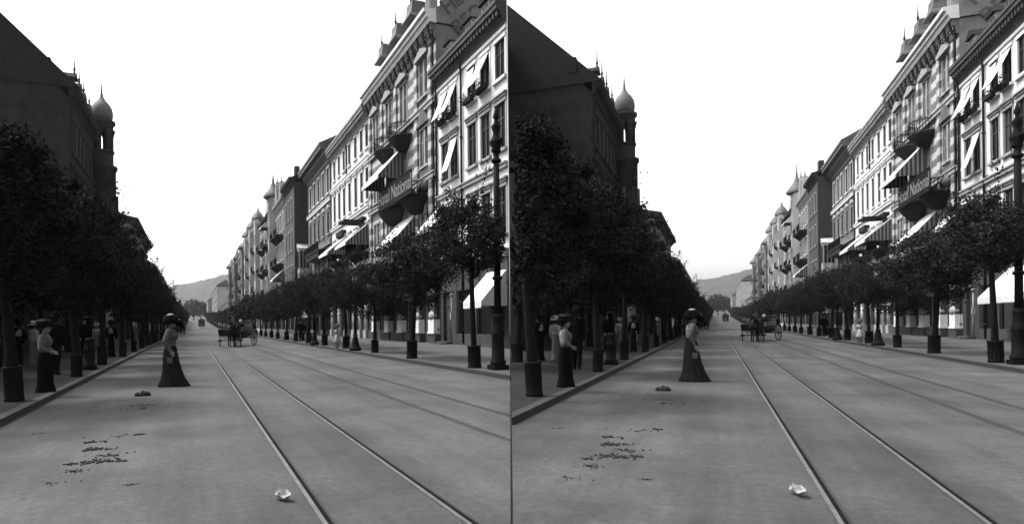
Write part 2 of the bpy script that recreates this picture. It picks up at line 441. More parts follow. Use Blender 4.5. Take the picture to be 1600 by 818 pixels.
# ------------------------------------------------------------------ the houses
def dormer(b, y, z, w, h, wall, roof, style='gable', x=0, depth=2.0, fx=False, spike=0, mw=.9):
    m = MB(); m.box(x, x+depth, y-w/2, y+w/2, z, z+h)
    o = ob('dormer', m, M[wall], b, flipx=fx)
    g = MB()
    for k in (-1, 1): g.box(x-.03, x+.01, y+k*w*.21-w*.13, y+k*w*.21+w*.13, z+h*.25, z+h*.86)
    ob('dormer_window', g, M['glass'], o, flipx=fx)
    r_ = MB()
    if style == 'gable': r_.prism([(y-w*.62,z+h+.003),(y+w*.62,z+h+.003),(y,z+h+w*.5)], x-.18, x+depth, 'x')
    elif style == 'flare':
        q = math.sqrt(2)*w; k = []
        for rr, zz in ((.74,0),(.72,.1),(.6,.3),(.52,.62),(.5,1.0),(.3,1.12)): k.append((rr*q, z+h+zz*w))
        vs = [(x+depth*.42+rr*math.cos(a)*1.1, y+rr*math.sin(a), zz) for rr, zz in k for a in (math.pi/4,math.pi*.75,math.pi*1.25,math.pi*1.75)]
        n = len(k); r_.add(vs, [(i*4+j,i*4+(j+1)%4,(i+1)*4+(j+1)%4,(i+1)*4+j) for i in range(n-1) for j in range(4)]+[(3,2,1,0),tuple(range(4*n-4,4*n))])
    else: r_.prism([(x-.15,z+h+.003),(x+depth,z+h+.003),(x+depth,z+h+.35),(x-.15,z+h+.12)], y-w*.6, y+w*.6)
    ro = ob('dormer_roof', r_, M[roof], o, flipx=fx)
    if spike:
        t = MB(); zt = z+h+(w*1.05 if style == 'flare' else w*.5)
        t.tube([(x,y,zt-.05),(x,y,zt+.35),(x,y,zt+spike)],[.09,.06,.015],6); t.ball((x,y,zt+.3),.11,8,6)
        ob('finial', t, M['slated'], o, flipx=fx)
    return o
def chimney(b, x, y, z0, z1, fx=False, mt='brick'):
    m = MB(); m.box(x-.35,x+.35,y-.5,y+.5,z0,z1); m.box(x-.42,x+.42,y-.57,y+.57,z1+.002,z1+.2)
    for k in (-.25,.25): m.tube([(x,y+k,z1+.2),(x,y+k,z1+.7)],[.13,.1],8)
    return ob('chimney', m, M[mt], b, flipx=fx)
def win_awning(b, y, w, zt, zb, out, x=-.05):
    m = MB(); n = 5
    up = [(x-out*(i/n)**1.15, zt-(zt-zb)*i/n) for i in range(n+1)]
    m.prism(up + [(a-.0, c-.025) for a, c in reversed(up)], y-w/2, y+w/2)
    o = ob('window_awning', m, M['canvas'], b)
    for k in (-1,1): f = MB(); f.tube([(x,y+k*w*.48,zb+.35*(zt-zb)),(x-out,y+k*w*.48,zb+.02)],.018,5); ob('awning_arm', f, M['iron'], o)
def flower_box(b, y, w, z):
    m = MB(); m.box(-.42,-.17,y-w/2,y+w/2,z-.05,z+.2)
    o = ob('flower_box', m, M['trimd'], b)
    p = MB(); rnd = random.Random(int(y*77))
    for i in range(90): leafquad(p, Vector((-.3+rnd.gauss(0,.12), y+rnd.uniform(-.55,.55)*w, z+.18+rnd.gauss(.08,.13)-(.25 if rnd.random()<.3 else 0))), rnd, .15)
    ob('flowers', p, M['flower'], o)

def house_A(P):
    Y0 = 34.4 if P == 'L' else 29.0
    B = Bld(P, 'pale_house', 17, Y0, 44.25, 17.6, 'pale plastered house with tilted white window blinds, nearest in the %s', 'white', 12)
    b = B.b
    ss = [46.35, 44.75, 41.85, 39.95, 38.0, 36.0, 34.0]
    for i, s in enumerate(ss):
        w = 1.15 if i < 2 else 1.2
        B.win(s, w, 14.85, 16.95, 'plain', 'trimw'); B.win(s, w, 10.95, 13.5, 'hood', 'trimg'); B.win(s, w, 6.3, 8.9, 'hood', 'trimg')
    for s, w, zt, zb, out in [(46.35,1.1,16.9,15.0,.75),(44.75,1.1,16.9,15.0,.8),(41.9,1.0,16.8,15.5,.4),(40.05,1.3,16.9,15.0,.95),(44.75,1.1,13.4,11.2,.7)]:
        if B.y(s) > 0: win_awning(b, B.y(s), w, zt, zb, out)
    for s in (46.35, 44.75, 41.85, 39.95): flower_box(b, B.y(s), 1.3, 14.8)
    course(b, B.L, 9.85, .22, .16, 'trimg'); course(b, B.L, 5.1, .3, .2, 'trimg')
    m = MB(); m.box(-.1,.01,0,B.L,17.3,17.6)
    ob('frieze', m, M['trimw'], b)
    cornice(b, B.L, 17.5, 18.75, .62, 'cornd', .42)
    pipe(b, B.y(43.3), .2, 17.7, -.12); pipe(b, B.y(47.75), .2, 17.9, -.12)
    m = MB(); m.prism([(-.25,18.6),(1.9,21.2),(4.5,22.4),(12,22.4),(12,18.6)], .3, B.L-.02)
    ro = ob('roof', m, M['roofp'], b)
    for s in (46.0, 42.6, 40.2, 37.4): 
        if B.y(s) > 1: dormer(b, B.y(s), 18.7, 1.1, 1.35, 'trimg', 'slated', 'gable', .15, 2.2)
    # street level: a recessed door, a shop front and its white awning
    B.hole(45.5, 47.0, .12, 3.5)
    m = MB(); m.box(.22,.27,B.y(45.5),B.y(47.0),.12,3.5); m.box(.17,.215,B.y(46.2),B.y(46.3),.12,2.6); m.box(.17,.216,B.y(45.5),B.y(47.0),2.6,2.72)
    d = ob('door', m, M['sashd'], b)
    h = MB(); h.tube([(.12,B.y(46.4),1.15),(.17,B.y(46.4),1.15)],.03,8); h.ball((.11,B.y(46.4),1.15),.05,8,6); ob('handle', h, M['rail'], d)
    m = MB(); m.box(-.45,-.01,B.y(45.3),B.y(47.2),.1,.27); m.box(-.85,-.452,B.y(45.3),B.y(47.2),.1,.18); ob('doorstep', m, M['basestone'], b)
    m = MB(); m.tube([(-.25,B.y(44.9),.1),(-.25,B.y(44.9),3.2)],.04,8); m.ball((-.25,B.y(44.9),3.3),.12,8,6); m.box(-.33,-.17,B.y(44.82),B.y(44.98),1.7,2.15); ob('lamp_bracket', m, M['trimg'], b)
    a0 = max(B.s0+.4, 36.3); 
    for a, c in ((a0+.2, 39.2), (39.5, 41.5), (41.8, 44.4)):
        a, c = B.y(a), B.y(c)
        if c-a < .6: continue
        B.ops.append((a, c, .8, 3.5))
        m = MB(); m.box(.08,.15,a,a+.1,.8,3.5); m.box(.08,.15,c-.1,c,.8,3.5); m.box(.08,.149,a+.1,c-.1,2.8,2.9)
        o = ob('shop_window', m, M['trimd'], b); p = MB(); p.box(.2,.22,a,c,.8,3.5); ob('pane', p, M['glass'], o)
    m = MB(); m.box(-.08,.0,B.y(36.4 if P=='L' else 33),B.y(44.5),.1,.8); m.box(-.07,-.001,B.y(44.5),B.y(44.75),.802,5.0); ob('plinth', m, M['basestone'], b)
    m = MB(); m.box(-.05,-.004,max(.05,B.y(36)),B.y(47.4),3.55,5.05); ob('fascia', m, M['cornd'], b)
    awning(b, B.y(37.4 if P == 'L' else 34.0), B.y(39.85), 4.4, 2.65, 1.55, .38, 'canvas', 'canvas')
    awning(b, B.y(44.6), B.y(47.6), 9.5, 7.6, 1.7, .25, 'canvas', 'cstr')
    B.base = 5.05; B.finish()

def house_B(P):
    B = Bld(P, 'hotel', 17, 44.3, 61.15, 22.2, 'ornate hotel in striped stone with round balconies and lettered sign, %s', 'band', 12, end='roofp')
    b, y = B.b, B.y
    def grp(c, zb, zt, style, w=.82, g=1.12):
        for k in (-.5,.5): B.win(c+k*g, w, zb, zt, style, 'trimg', 'sash')
    for c in (50.4,): grp(c, 18.05, 20.65, 'plain'); grp(c, 12.95, 15.65, 'plain'); grp(c, 8.65, 10.7, 'plain')
    for c in (55.3, 59.4, 63.6): grp(c, 17.2, 20.5, 'plain', .8, 1.05); grp(c, 12.6, 15.2, 'plain', .8, 1.05); grp(c, 7.9, 10.6, 'plain', .8, 1.05)
    for c in (50.4, 55.3, 59.4, 63.6):
        m = MB(); m.prism([(y(c)-1.35,20.75),(y(c)+1.35,20.75),(y(c)+1.35,20.95),(y(c),21.45),(y(c)-1.35,20.95)],-.34,.02,'x'); ob('window_hood', m, M['trimg'], b)
    m = MB()
    for z in (16.2,): m.prism([(y(50.4)-1.3,z-.3),(y(50.4)+1.3,z-.3),(y(50.4),z+1.1)],-.26,.01,'x')
    ob('window_hood', m, M['greyd'], b); m = MB()
    for zc in (11.3,): m.lathe([(.05,-.3),(.7,-.2),(.9,.1),(.7,.5),(.1,.7)], 14, (-.1,y(50.4),zc), .5, 1)
    ob('ornament', m, M['greyd'], b)
    for z in (17.0, 11.9): course(b, B.L, z-.2, .3, .22, 'trimg')
    cornice(b, B.L, 21.2, 22.2, .35, 'greyd', .6); 
    m = MB(); m.prism([(0,22.2),(-.5,22.25),(-.62,22.5),(-.75,22.55),(-.75,22.8),(-.95,22.85),(-.95,23.1),(0,23.15)], -.12, B.L+.1); ob('gutter_cornice', m, M['trimw'], b)
    for s in (49.0, 52.0, 57.3, 61.5, 65.5):
        m = MB(); m.box(-.16,.005,y(s)-.32,y(s)+.32,5.6,21.0); ob('pilaster', m, M['band'], b)
    for i in range(16):                                   # carved brackets under the eaves
        m = MB(); yy = .5+(B.L-1)*i/15; m.prism([(-.02,21.0),(-.02,22.2),(-.52,22.2),(-.4,21.7)], yy-.12, yy+.12)
        ob('bracket', m, M['trimd'], b)
    m = MB(); m.prism([(-.2,23.1),(2.6,24.0),(11.9,24.2),(12,23.1)], .02, B.L-.1); ob('roof', m, M['slate'], b)
    m = MB(); m.prism([(.0,22.25),(-.05,23.3),(.25,23.4),(.5,25.2),(4,28.5),(11.9,28.5),(11.9,22.25)], -.14, .02); pw = ob('parapet_wall', m, M['roofp'], b)
    for txt, x, z in (('Ha', 1.15, 23.75), ('BEC', 2.35, 22.75)):
        me = text_mesh(txt, 1.5, Matrix.Translation((x,-.15,z)) @ Matrix.Rotation(R(-43),4,'Y') @ Matrix.Rotation(R(90),4,'X'), .008, .03); me.materials.append(M['letterd']); link('lettering', me, pw)
    for s in (52.4, 56.3, 60.4): dormer(b, y(s), 23.1, 1.35, 1.15, 'slate', 'slate', 'flare', -.3, 1.5, spike=1.3)
    chimney(b, 1.4, y(65.0), 23.3, 25.2); 
    m = MB(); m.box(-.2,.3,y(48.3),y(49.3),23.17,26.2)
    for k in range(3): m.box(-.3,-.202,y(48.36+k*.34),y(48.5+k*.34),23.2,26.0)
    ob('attic_pier', m, M['trimg'], b)
    bowl_balcony(b, y(54.9), 15.9, 1.6, 1.7, 1.35); bowl_balcony(b, y(59.3), 15.9, 1.6, 1.7, 1.35)
    # the glazed bay with the sign, its awnings and balconies
    bowl_balcony(b, y(51.9), 10.6, 2.1, 2.0, 1.3); bowl_balcony(b, y(57.6), 10.6, 2.6, 2.1, 1.35)
    m = MB(); m.box(-1.42,-1.32,y(49.4),y(57.8),10.7,12.4)
    m.box(-1.45,-1.421,y(49.4),y(57.8),12.32,12.4); m.box(-1.45,-1.421,y(49.4),y(57.8),10.7,10.78)
    sg = ob('sign_board', m, M['signb'], b)
    me = text_mesh('Hotel National', 1.45, facing_street(y(53.6), -1.435, 11.52), .012, .02); me.materials.append(M['letter'])
    link('lettering', me, sg)
    awning(b, y(55.2), y(60.6), 15.6, 13.2, 2.1, .3, 'canvas', 'cstr', x=-.1)
    awning(b, y(52.3), y(56.6), 9.7, 7.6, 1.9, .3, 'canvas', 'cstr', x=-.1)
    # rusticated street level with big shop windows between bossed piers
    ps = [48.25, 51.4, 55.7, 59.4, 63.6]
    for i, s in enumerate(ps):
        m = MB(); w = .62
        m.box(-.42,.005,y(s)-w,y(s)+w,-.1,.85); m.box(-.4,.004,y(s)-w*.9,y(s)+w*.9,.84,5.0)
        o = ob('pier', m, M['basestone'], b)
        k = MB(); k.box(-.46,-.0,y(s)-w*.92,y(s)+w*.92,.852,1.75); k.box(-.5,.003,y(s)-w*1.02,y(s)+w*1.02,.76,.9); ob('pale_block', k, M['trimw'], o)
        for zz in (2.0, 3.6): k = MB(); k.ball((-.28,y(s),zz),(.3,w*.98,.36),14,8); ob('boss', k, M['trimg'], o)
    for a, c in zip(ps, ps[1:]):
        B.ops.append((y(a)+.7, y(c)-.7, .95, 4.5))
        m = MB(); q = (y(c)-y(a)-1.4); y0 = y(a)+.7
        for t in (0,.33,.66,.96): m.box(.1,.17,y0+q*t,y0+q*t+.09,.95,4.5)
        m.box(.1,.168,y0,y0+q,3.1,3.2)
        o = ob('shop_window', m, M['trimg'], b); p = MB(); p.box(.2,.22,y0,y0+q,.95,4.5); ob('pane', p, M['glass'], o)
    m = MB(); m.box(-.3,.0,y(51.4)+.63,y(65.9),-.1,.82); ob('plinth', m, M['basestone'], b)
    m = MB(); m.box(-.09,-.0,y(50.3),y(51.2),3.75,4.35); m.box(-.1,-.091,y(50.45),y(51.05),3.87,4.23); o = ob('wall_plaque', m, M['trimw'], b)
    course(b, B.L, 5.2, .35, .25, 'trimg')
    awning(b, y(53.4), y(62.8), 4.6, 3.4, 2.5, .3, 'cstrw', 'cstrw')
    pipe(b, y(48.05), 5, 22.2, -.2); B.base = 5.15; B.finish()

def house_C(P):
    B = Bld(P, 'white_house', 17, 61.2, 78.05, 21.0, 'long white house with even rows of dark windows, two striped awnings, %s', 'white', 11)
    b, y = B.b, B.y
    for i, s in enumerate((66.98,69.2,71.7,74.5,77.2,79.8,82.4)):
        s = max(s, 67.0)
        B.win(s, 1.1, 18.55, 20.8, 'plain', 'trimw'); B.win(s, 1.15, 13.5, 16.6, 'hood', 'trimw'); B.win(s, 1.15, 8.7, 11.0, 'hood', 'trimw')
    course(b, B.L, 17.25, .3, .2, 'trimw'); course(b, B.L, 12.6, .25, .18, 'trimw'); course(b, B.L, 7.3, .3, .2, 'trimw')
    cornice(b, B.L, 20.95, 22.5, .7, 'grey', .5)
    roofmesh(b, B.L, 11, 22.5, 3.2, .6, 'slate')
    for i in range(7): dormer(b, y(67.6+i*2.5), 22.5, .9, .95, 'slate', 'slate', 'lean', .2, 1.8)
    pipe(b, B.L-.15, .2, 21.5); pipe(b, y(74.9)+.8, 17.5, 21.5, -.08)
    box_balcony(b, y(66.6), y(71.4), 8.4, 1.3); box_balcony(b, y(75.5), y(80.5), 8.4, 1.3)
    awning(b, y(66.5), y(71.5), 11.25, 9.3, 2.3, .3, 'canvas', 'cstr'); awning(b, y(75.4), y(80.6), 11.25, 9.3, 2.3, .3, 'canvas', 'cstr')
    m = MB(); m.box(-2.2,.01,y(67.5),y(70.4),11.45,11.6); m.box(-.5,.0,y(67.5),y(70.4),11.602,11.95); m.box(-.5,.0,y(76.4),y(79.6),11.3,11.9); ob('balcony_hood', m, M['trimd'], b)
    for s in (67.2, 69.6, 72.3, 75.9, 79.5, 83.5):
        m = MB(); m.box(-.4,.004,y(s)-.55,y(s)+.55,-.1,.9); o = ob('column_base', m, M['trimg'], b)
        k = MB(); k.tube([(-.2,y(s)-.2,.9),(-.2,y(s)-.2,4.2)],[.17,.14],10); k.tube([(-.2,y(s)+.2,.9),(-.2,y(s)+.2,4.2)],[.17,.14],10); k.box(-.42,.0,y(s)-.5,y(s)+.5,4.2,4.5)
        ob('column', k, M['trimw'], o)
    for a, c in ((67.8,69.0),(70.2,71.7),(72.9,75.3),(76.5,78.9),(80.1,82.9)):
        B.hole(a, c, .6, 4.3); p = MB(); p.box(.2,.22,y(a),y(c),.6,4.3); ob('shop_window', p, M['glass'], b)
    B.base = 5.05; B.finish()

def house_D(P):
    B = Bld(P, 'grey_house', 17, 78.1, 94.0, 22.0, 'grey house under a deep overhanging eave with a dark iron balcony, in the %s', 'greyd', 11)
    b, y = B.b, B.y
    for s in (86.3,89.5,92.9,95.9,99.1):
        B.win(s, 1.4, 17.85, 20.95, 'plain', 'trimw'); B.win(s, 1.4, 12.8, 15.5, 'pediment', 'trimg'); B.win(s, 1.4, 7.6, 10.2, 'hood', 'trimg')
    course(b, B.L, 16.7, .3, .2, 'trimw'); course(b, B.L, 11.4, .3, .2, 'trimg'); course(b, B.L, 6, .3, .2, 'trimg')
    cornice(b, B.L, 21.6, 23.6, 1.3, 'slate'); roofmesh(b, B.L, 11, 23.6, 3.6, 1.3, 'slate')
    for i in range(3): dormer(b, y(87.5+i*5), 23.7, .9, .7, 'slate', 'slate', 'lean', -.2, 2)
    box_balcony(b, y(86.5), y(96.5), 10.9, 1.3); m = MB(); m.box(-1.2,-.0,y(87),y(96),10.0,10.69); ob('balcony_base', m, M['trimd'], b)
    shopfronts(B, 4); awning(b, y(87), y(92), 3.9, 2.7, 2.6, .3, 'cstrw', 'cstrw'); awning(b, y(93.5), y(98.5), 3.9, 2.7, 2.6, .3, 'cstrw', 'cstrw')
    B.finish()

def house_E(P):
    B = Bld(P, 'dark_house', 15, 94.1, 103.5, 22.6, 'narrow dark brick house with blank end wall and pale glazed veranda, %s', 'brick', 10, end='brick')
    b, y = B.b, B.y
    B.row(3, 1.2, 17.6, 20.4, 'plain', 'trimg'); B.row(3, 1.2, 12.6, 15.6, 'plain', 'trimg'); B.row(3, 1.2, 7.6, 10.4)
    cornice(b, B.L, 22, 23.2, .7, 'trimd'); roofmesh(b, B.L, 10, 23.2, 1.7, .5, 'slated')
    m = MB(); m.box(.2,.9,.2,1.6,23.2,24.9); ob('chimney', m, M['brick'], b)
    shopfronts(B, 2)
    # the pale glazed veranda hangs on the end wall
    m = MB(); m.box(.4,2.9,-1.6,-.004,8.2,12.6); m.prism([(-1.7,12.6),(-.003,12.6),(-.003,13.4)],.3,2.96,'x')
    v = ob('veranda', m, M['white2'], b)
    g = MB()
    for i in range(5): g.box(.55+i*.46,.9+i*.46,-1.64,-1.601,9.7,12.2)
    ob('veranda_window', g, M['glass'], v)
    g = MB(); 
    for i in range(3): g.box(.36,.399,-1.5+i*.5,-1.15+i*.5,9.7,12.2)
    ob('veranda_window', g, M['glass'], v)
    B.finish()

def house_F(P):
    B = Bld(P, 'gabled_house', 15, 103.6, 122, 21.5, 'ornate house with spired bay, pointed gables and balconies in the %s', 'greyd', 10)
    b, y = B.b, B.y
    for z in (17.2, 12.4, 7.6): B.row(6, 1.2, z, z+2.8, 'plain', 'trimw', True)
    cornice(b, B.L, 21.3, 22.3, .6, 'trimg'); roofmesh(b, B.L, 10, 22.3, 4, .4, 'slate')
    m = MB(); m.prism([(.02,4.0),(-1.5,5.4),(-1.5,13.4),(.02,13.4)],0,.01) if False else None
    c = y(126)
    m.prism([(.01,c-2),(-1.1,c-1.1),(-1.1,c+1.1),(.01,c+2)], 6, 24.4, 'z'); o = ob('oriel', m, M['grey'], b)
    k = MB()
    for z in (8,12.6,17.2,21): k.box(-1.13,-1.101,c-.75,c-.1,z,z+2.2); k.box(-1.13,-1.101,c+.1,c+.75,z,z+2.2)
    ob('oriel_window', k, M['glass'], o)
    k = MB(); k.lathe([(1.7,24.4),(1.85,24.7),(1.3,25.5),(.7,26.3),(.3,27.2),(.14,28.2),(.03,30.0)], 8, (-.2,c,0)); ob('spire', k, M['slate'], o)
    for s, hh in ((116,25.6),(121.5,26.6),(130,25.6)):
        k = MB(); k.prism([(y(s)-1.5,22.3),(y(s)+1.5,22.3),(y(s)+.5,hh-.8),(y(s),hh),(y(s)-.5,hh-.8)],-.3,.5,'x'); g = ob('gable', k, M['grey'], b)
        t = MB(); t.tube([(0,y(s),hh-.1),(0,y(s),hh+1.6)],[.12,.02],6); ob('finial', t, M['slate'], g)
    for a, c2, z in ((114,118,16.4),(114,118,11.6),(119.5,123.5,16.4),(119.5,123.5,11.6),(128.5,131,16.4),(128.5,131,11.6)): box_balcony(b, y(a), y(c2), z, 1.2)
    awning(b, y(113), y(116.5), 10.6, 8.9, 1.9, .3, 'canvas', 'cstr')
    shopfronts(B, 4); B.finish()

def house_G(P):
    B = Bld(P, 'balconied_house', 15, 122.1, 141, 22.4, 'house with stacked dark balconies and pale curved gable in the %s', 'greyd', 10)
    b, y = B.b, B.y
    for z in (17.6, 12.8, 8.0): B.row(5, 1.3, z, z+2.9, 'plain', 'trimw', True)
    cornice(b, B.L, 22, 23, .6, 'trimd'); roofmesh(b, B.L, 10, 23, 4, .4, 'slate')
    m = MB(); m.prism([(2,22.6),(7.5,22.6),(7.2,24.5),(6,25.2),(5.4,27),(4.8,27.8),(4.2,27),(3.5,25.2),(2.3,24.5)],-.35,.4,'x'); ob('gable', m, M['white2'], b)
    for z in (17.0, 12.2, 7.4): box_balcony(b, 1.5, 8, z, 1.3); box_balcony(b, 12, 17, z, 1.3)
    awning(b, 2, 7, 22.0, 20.6, 1.6, .3, 'canvas', 'canvas'); shopfronts(B, 4); B.finish()
def house_G2(P):
    B = Bld(P, 'pale_tall_house', 15, 141.1, 176, 23.6, 'pale tall house with small turrets further along the right side of the %s', 'white2', 10)
    b = B.b
    for z in (19.2, 14.6, 10.0, 5.8): B.row(10, 1.3, z, z+2.6, 'plain', 'trimw', True)
    cornice(b, B.L, 23.3, 24.4, .6, 'white2'); roofmesh(b, B.L, 10, 24.4, 3.5, .4, 'slate')
    for y in (3, 18, 34):
        m = MB(); m.box(-1.0,.01,y-1.4,y+1.4,6,25); o = ob('oriel', m, M['white2'], b)
        k = MB()
        for z in (7.5,11.5,15.5,19.5): k.box(-1.03,-1.001,y-.9,y-.1,z,z+2.2); k.box(-1.03,-1.001,y+.1,y+.9,z,z+2.2)
        ob('oriel_window', k, M['glass'], o)
        k = MB(); k.lathe([(1.5,25),(1.4,25.6),(.8,26.6),(.3,27.1),(.03,28.2)], 4, (-.2,y,0)); ob('turret_roof', k, M['slate'], o)
    for y in (8, 25): 
        for z in (18.6, 14, 9.4): box_balcony(b, y, y+4, z, 1.2)
    shopfronts(B, 7); B.finish()
def house_H(P):
    B = Bld(P, 'grey_terrace', 15, 176.1, 268, 21.5, 'long grey terrace with a broken skyline of turrets and gables in the %s', 'greyd', 10)
    b = B.b
    for z in (17.2, 12.9, 8.6): B.row(24, 1.4, z, z+2.7, 'plain', 'trimg', True)
    cornice(b, B.L, 21.3, 22.3, .6, 'trimg'); roofmesh(b, B.L, 10, 22.3, 4, .4, 'slate')
    rnd = random.Random(5)
    for i in range(8):
        y = 6+i*12+rnd.uniform(-2,2); hh = rnd.uniform(24,26.5); w = rnd.uniform(1.6,2.6)
        if i % 3 == 0:
            m = MB(); m.box(-1.1,1,y-w,y+w,6,hh-3); o = ob('oriel', m, M['greyd'], b)
            k = MB(); k.lathe([(w*1.1,hh-3),(w*.9,hh-2),(w*.35,hh-.8),(.05,hh+1)], 5, (0,y,0)); ob('turret_roof', k, M['slate'], o)
        else:
            m = MB(); m.prism([(y-w,22),(y+w,22),(y+w*.6,hh-1.4),(y,hh),(y-w*.6,hh-1.4)],-.3,.6,'x'); ob('gable', m, M['greyd'], b)
        for z in (16.4,12.2): box_balcony(b, y-1.5, y+1.5, z, 1.2)
    shopfronts(B, 12); B.finish()
def house_I(P):
    B = Bld(P, 'low_house', 15.5, 268.2, 346, 10.5, 'low plain house before the far end of the %s, half hidden by trees', 'greyd', 9)
    for z in (7.2, ): B.row(16, 1.4, z, z+2.4, 'plain', 'trimg', True)
    cornice(B.b, B.L, 10.3, 11, .5, 'trimg'); roofmesh(B.b, B.L, 9, 11, 3, .4, 'slate'); shopfronts(B, 8); B.finish()
def house_J(P):
    B = Bld(P, 'end_house', 13, 346.5, 440, 19.5, 'pale house closing the far right end of the %s below the wooded hill', 'grey', 9, end='white2')
    for z in (15.6, 11.6, 7.6): B.row(18, 1.6, z, z+2.6, 'plain', 'trimg', True)
    cornice(B.b, B.L, 19.3, 20.2, .5, 'white2'); roofmesh(B.b, B.L, 9, 20.2, 3.2, .4, 'slate'); shopfronts(B, 8); B.finish()

def house_K(P):
    B = Bld(P, 'far_low_house', 10.2, 440.5, 483, 13.5, 'small pale house farthest away, where the %s meets the trees', 'white2', 8, end='grey')
    for z in (10, 6.4): B.row(9, 1.5, z, z+2.3, 'plain', 'trimg', True)
    cornice(B.b, B.L, 13.3, 14, .5, 'white2'); roofmesh(B.b, B.L, 8, 14, 3, .4, 'slate'); shopfronts(B, 5); B.finish()
# left side of each street
def house_LZ(P):
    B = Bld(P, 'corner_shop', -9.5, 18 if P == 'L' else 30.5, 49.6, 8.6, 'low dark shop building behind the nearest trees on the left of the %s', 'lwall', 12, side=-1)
    B.row(8, 1.2, 5.2, 7.4, 'plain', 'trimd', True); cornice(B.b, B.L, 8.3, 9.0, .5, 'trimd', fx=True); roofmesh(B.b, B.L, 12, 9, 2, .4, 'slated', True)
    shopfronts(B, 6); B.finish()
def house_LA(P):
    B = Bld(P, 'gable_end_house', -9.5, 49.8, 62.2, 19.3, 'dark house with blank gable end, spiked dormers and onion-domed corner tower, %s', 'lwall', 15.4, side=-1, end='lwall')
    b, y = B.b, B.y
    B.row(6, 1.2, 15.3, 18.0, 'plain', 'trimd'); B.row(6, 1.2, 10.8, 13.5, 'hood', 'trimd'); B.row(6, 1.2, 6.4, 9.0, 'hood', 'trimd')
    course(b, B.L, 14.2, .3, .2, 'trimd', True); cornice(b, B.L, 19.1, 20.3, .65, 'trimd', .5, True)
    m = MB(); m.prism([(-.6,20.3),(7.7,28.3),(15.8,20.3),(15.8,20.1),(-.6,20.1)], -.12, B.L); ob('roof', m, M['slated'], b, flipx=True)
    m = MB(); m.prism([(0.02,19.28),(7.7,27.75),(15.38,19.28)], .0, .45); ob('gable', m, M['lwall'], b, flipx=True)
    m = MB(); m.box(1.2,1.9,-.18,.4,21.0,22.2); m.tube([(.3,-.05,20.4),(4.4,-.06,24.9)],.05,6); ob('gable_coping', m, M['slated'], b, flipx=True)
    pipe(b, .25, 1, 19.6, -.12, True)
    for yy in (.6, 2.9, 5.3, 8.3): dormer(b, yy, 20.2, 1.0, .75, 'slated', 'slated', 'gable', -.3, 2.2, True, 1.5)
    pass
    # onion-domed corner tower
    c = (0.7, (62.3-49.8)/CT, 0)
    m = MB(); m.lathe([(.35,4.4),(1.0,5.4),(1.2,6),(1.2,16.6),(1.35,16.8),(1.35,17.1),(1.0,17.25),(1.0,18.3)], 16, c)
    t = ob('corner_tower', m, M['lwall'], b)
    m = MB()
    for i in range(6):
        a = 2*math.pi*(i+.25)/6; x, yy = c[0]+.78*math.cos(a), c[1]+.78*math.sin(a)
        m.tube([(x,yy,18.3),(x,yy,20.0),(x,yy,20.7)],[.24,.24,.42],8)
    m.lathe([(1.02,18.3),(1.1,18.45),(1.1,18.6),(.98,18.62)], 16, c)
    m.lathe([(1.0,20.5),(1.02,21.1),(1.2,21.25),(1.2,21.5),(1.0,21.55)], 16, c); ob('lantern', m, M['lwall'], t)
    m = MB(); m.lathe([(.86,21.5),(.98,21.9),(1.0,22.3),(.92,22.75),(.68,23.2),(.36,23.55),(.16,23.9),(.1,24.3),(.05,24.9),(.015,25.6)], 18, c); ob('dome', m, M['slate'], t)
    m = MB()
    for a in (0, math.pi/2, math.pi, -math.pi/2, math.pi*.75, -math.pi*.75): 
        for z in (8, 12.4): m.tube([(c[0]+1.21*math.cos(a),c[1]+1.21*math.sin(a),z),(c[0]+1.21*math.cos(a),c[1]+1.21*math.sin(a),z+1.8)],.2,6)
    ob('tower_window', m, M['glass'], t)
    shopfronts(B, 5); B.finish()
def house_LB(P):
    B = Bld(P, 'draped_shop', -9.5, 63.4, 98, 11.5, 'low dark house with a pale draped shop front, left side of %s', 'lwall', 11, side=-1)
    B.row(10, 1.3, 6.6, 9.2, 'plain', 'trimd', True); cornice(B.b, B.L, 11.2, 12, .5, 'trimd', fx=True); roofmesh(B.b, B.L, 11, 12, 2.4, .4, 'slated', True)
    m = MB(); n = 36
    for i in range(n):
        a = .4+7.2*i/n; m.tube([(-.5,a,.15),(-.5,a,3.3)],.12,6)
    ob('drapery', m, M['bwhite'], B.b, flipx=True)
    m = MB(); m.prism([(0,4.0),(-.75,3.6),(-.75,3.45),(0,3.5)],.2,7.8); ob('canopy', m, M['trimd'], B.b, flipx=True)
    B.finish()
def house_LC(P):
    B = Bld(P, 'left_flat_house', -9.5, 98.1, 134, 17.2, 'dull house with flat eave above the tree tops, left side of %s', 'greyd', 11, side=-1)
    for z in (13.4, 9.4, 5.6): B.row(10, 1.3, z, z+2.6, 'plain', 'trimg', True)
    cornice(B.b, B.L, 17, 18.2, 1.0, 'trimd', fx=True); roofmesh(B.b, B.L, 11, 18.2, 1.4, 1.0, 'slated', True); shopfronts(B, 8); B.finish()
def house_LD(P):
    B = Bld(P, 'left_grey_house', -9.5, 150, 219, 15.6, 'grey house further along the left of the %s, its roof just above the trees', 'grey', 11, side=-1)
    for z in (12.2, 8.4, 4.8): B.row(18, 1.3, z, z+2.5, 'plain', 'trimg', True)
    cornice(B.b, B.L, 15.4, 16.2, .6, 'trimg', fx=True); roofmesh(B.b, B.L, 11, 16.2, 2.4, .5, 'slate', True); shopfronts(B, 12); B.finish()
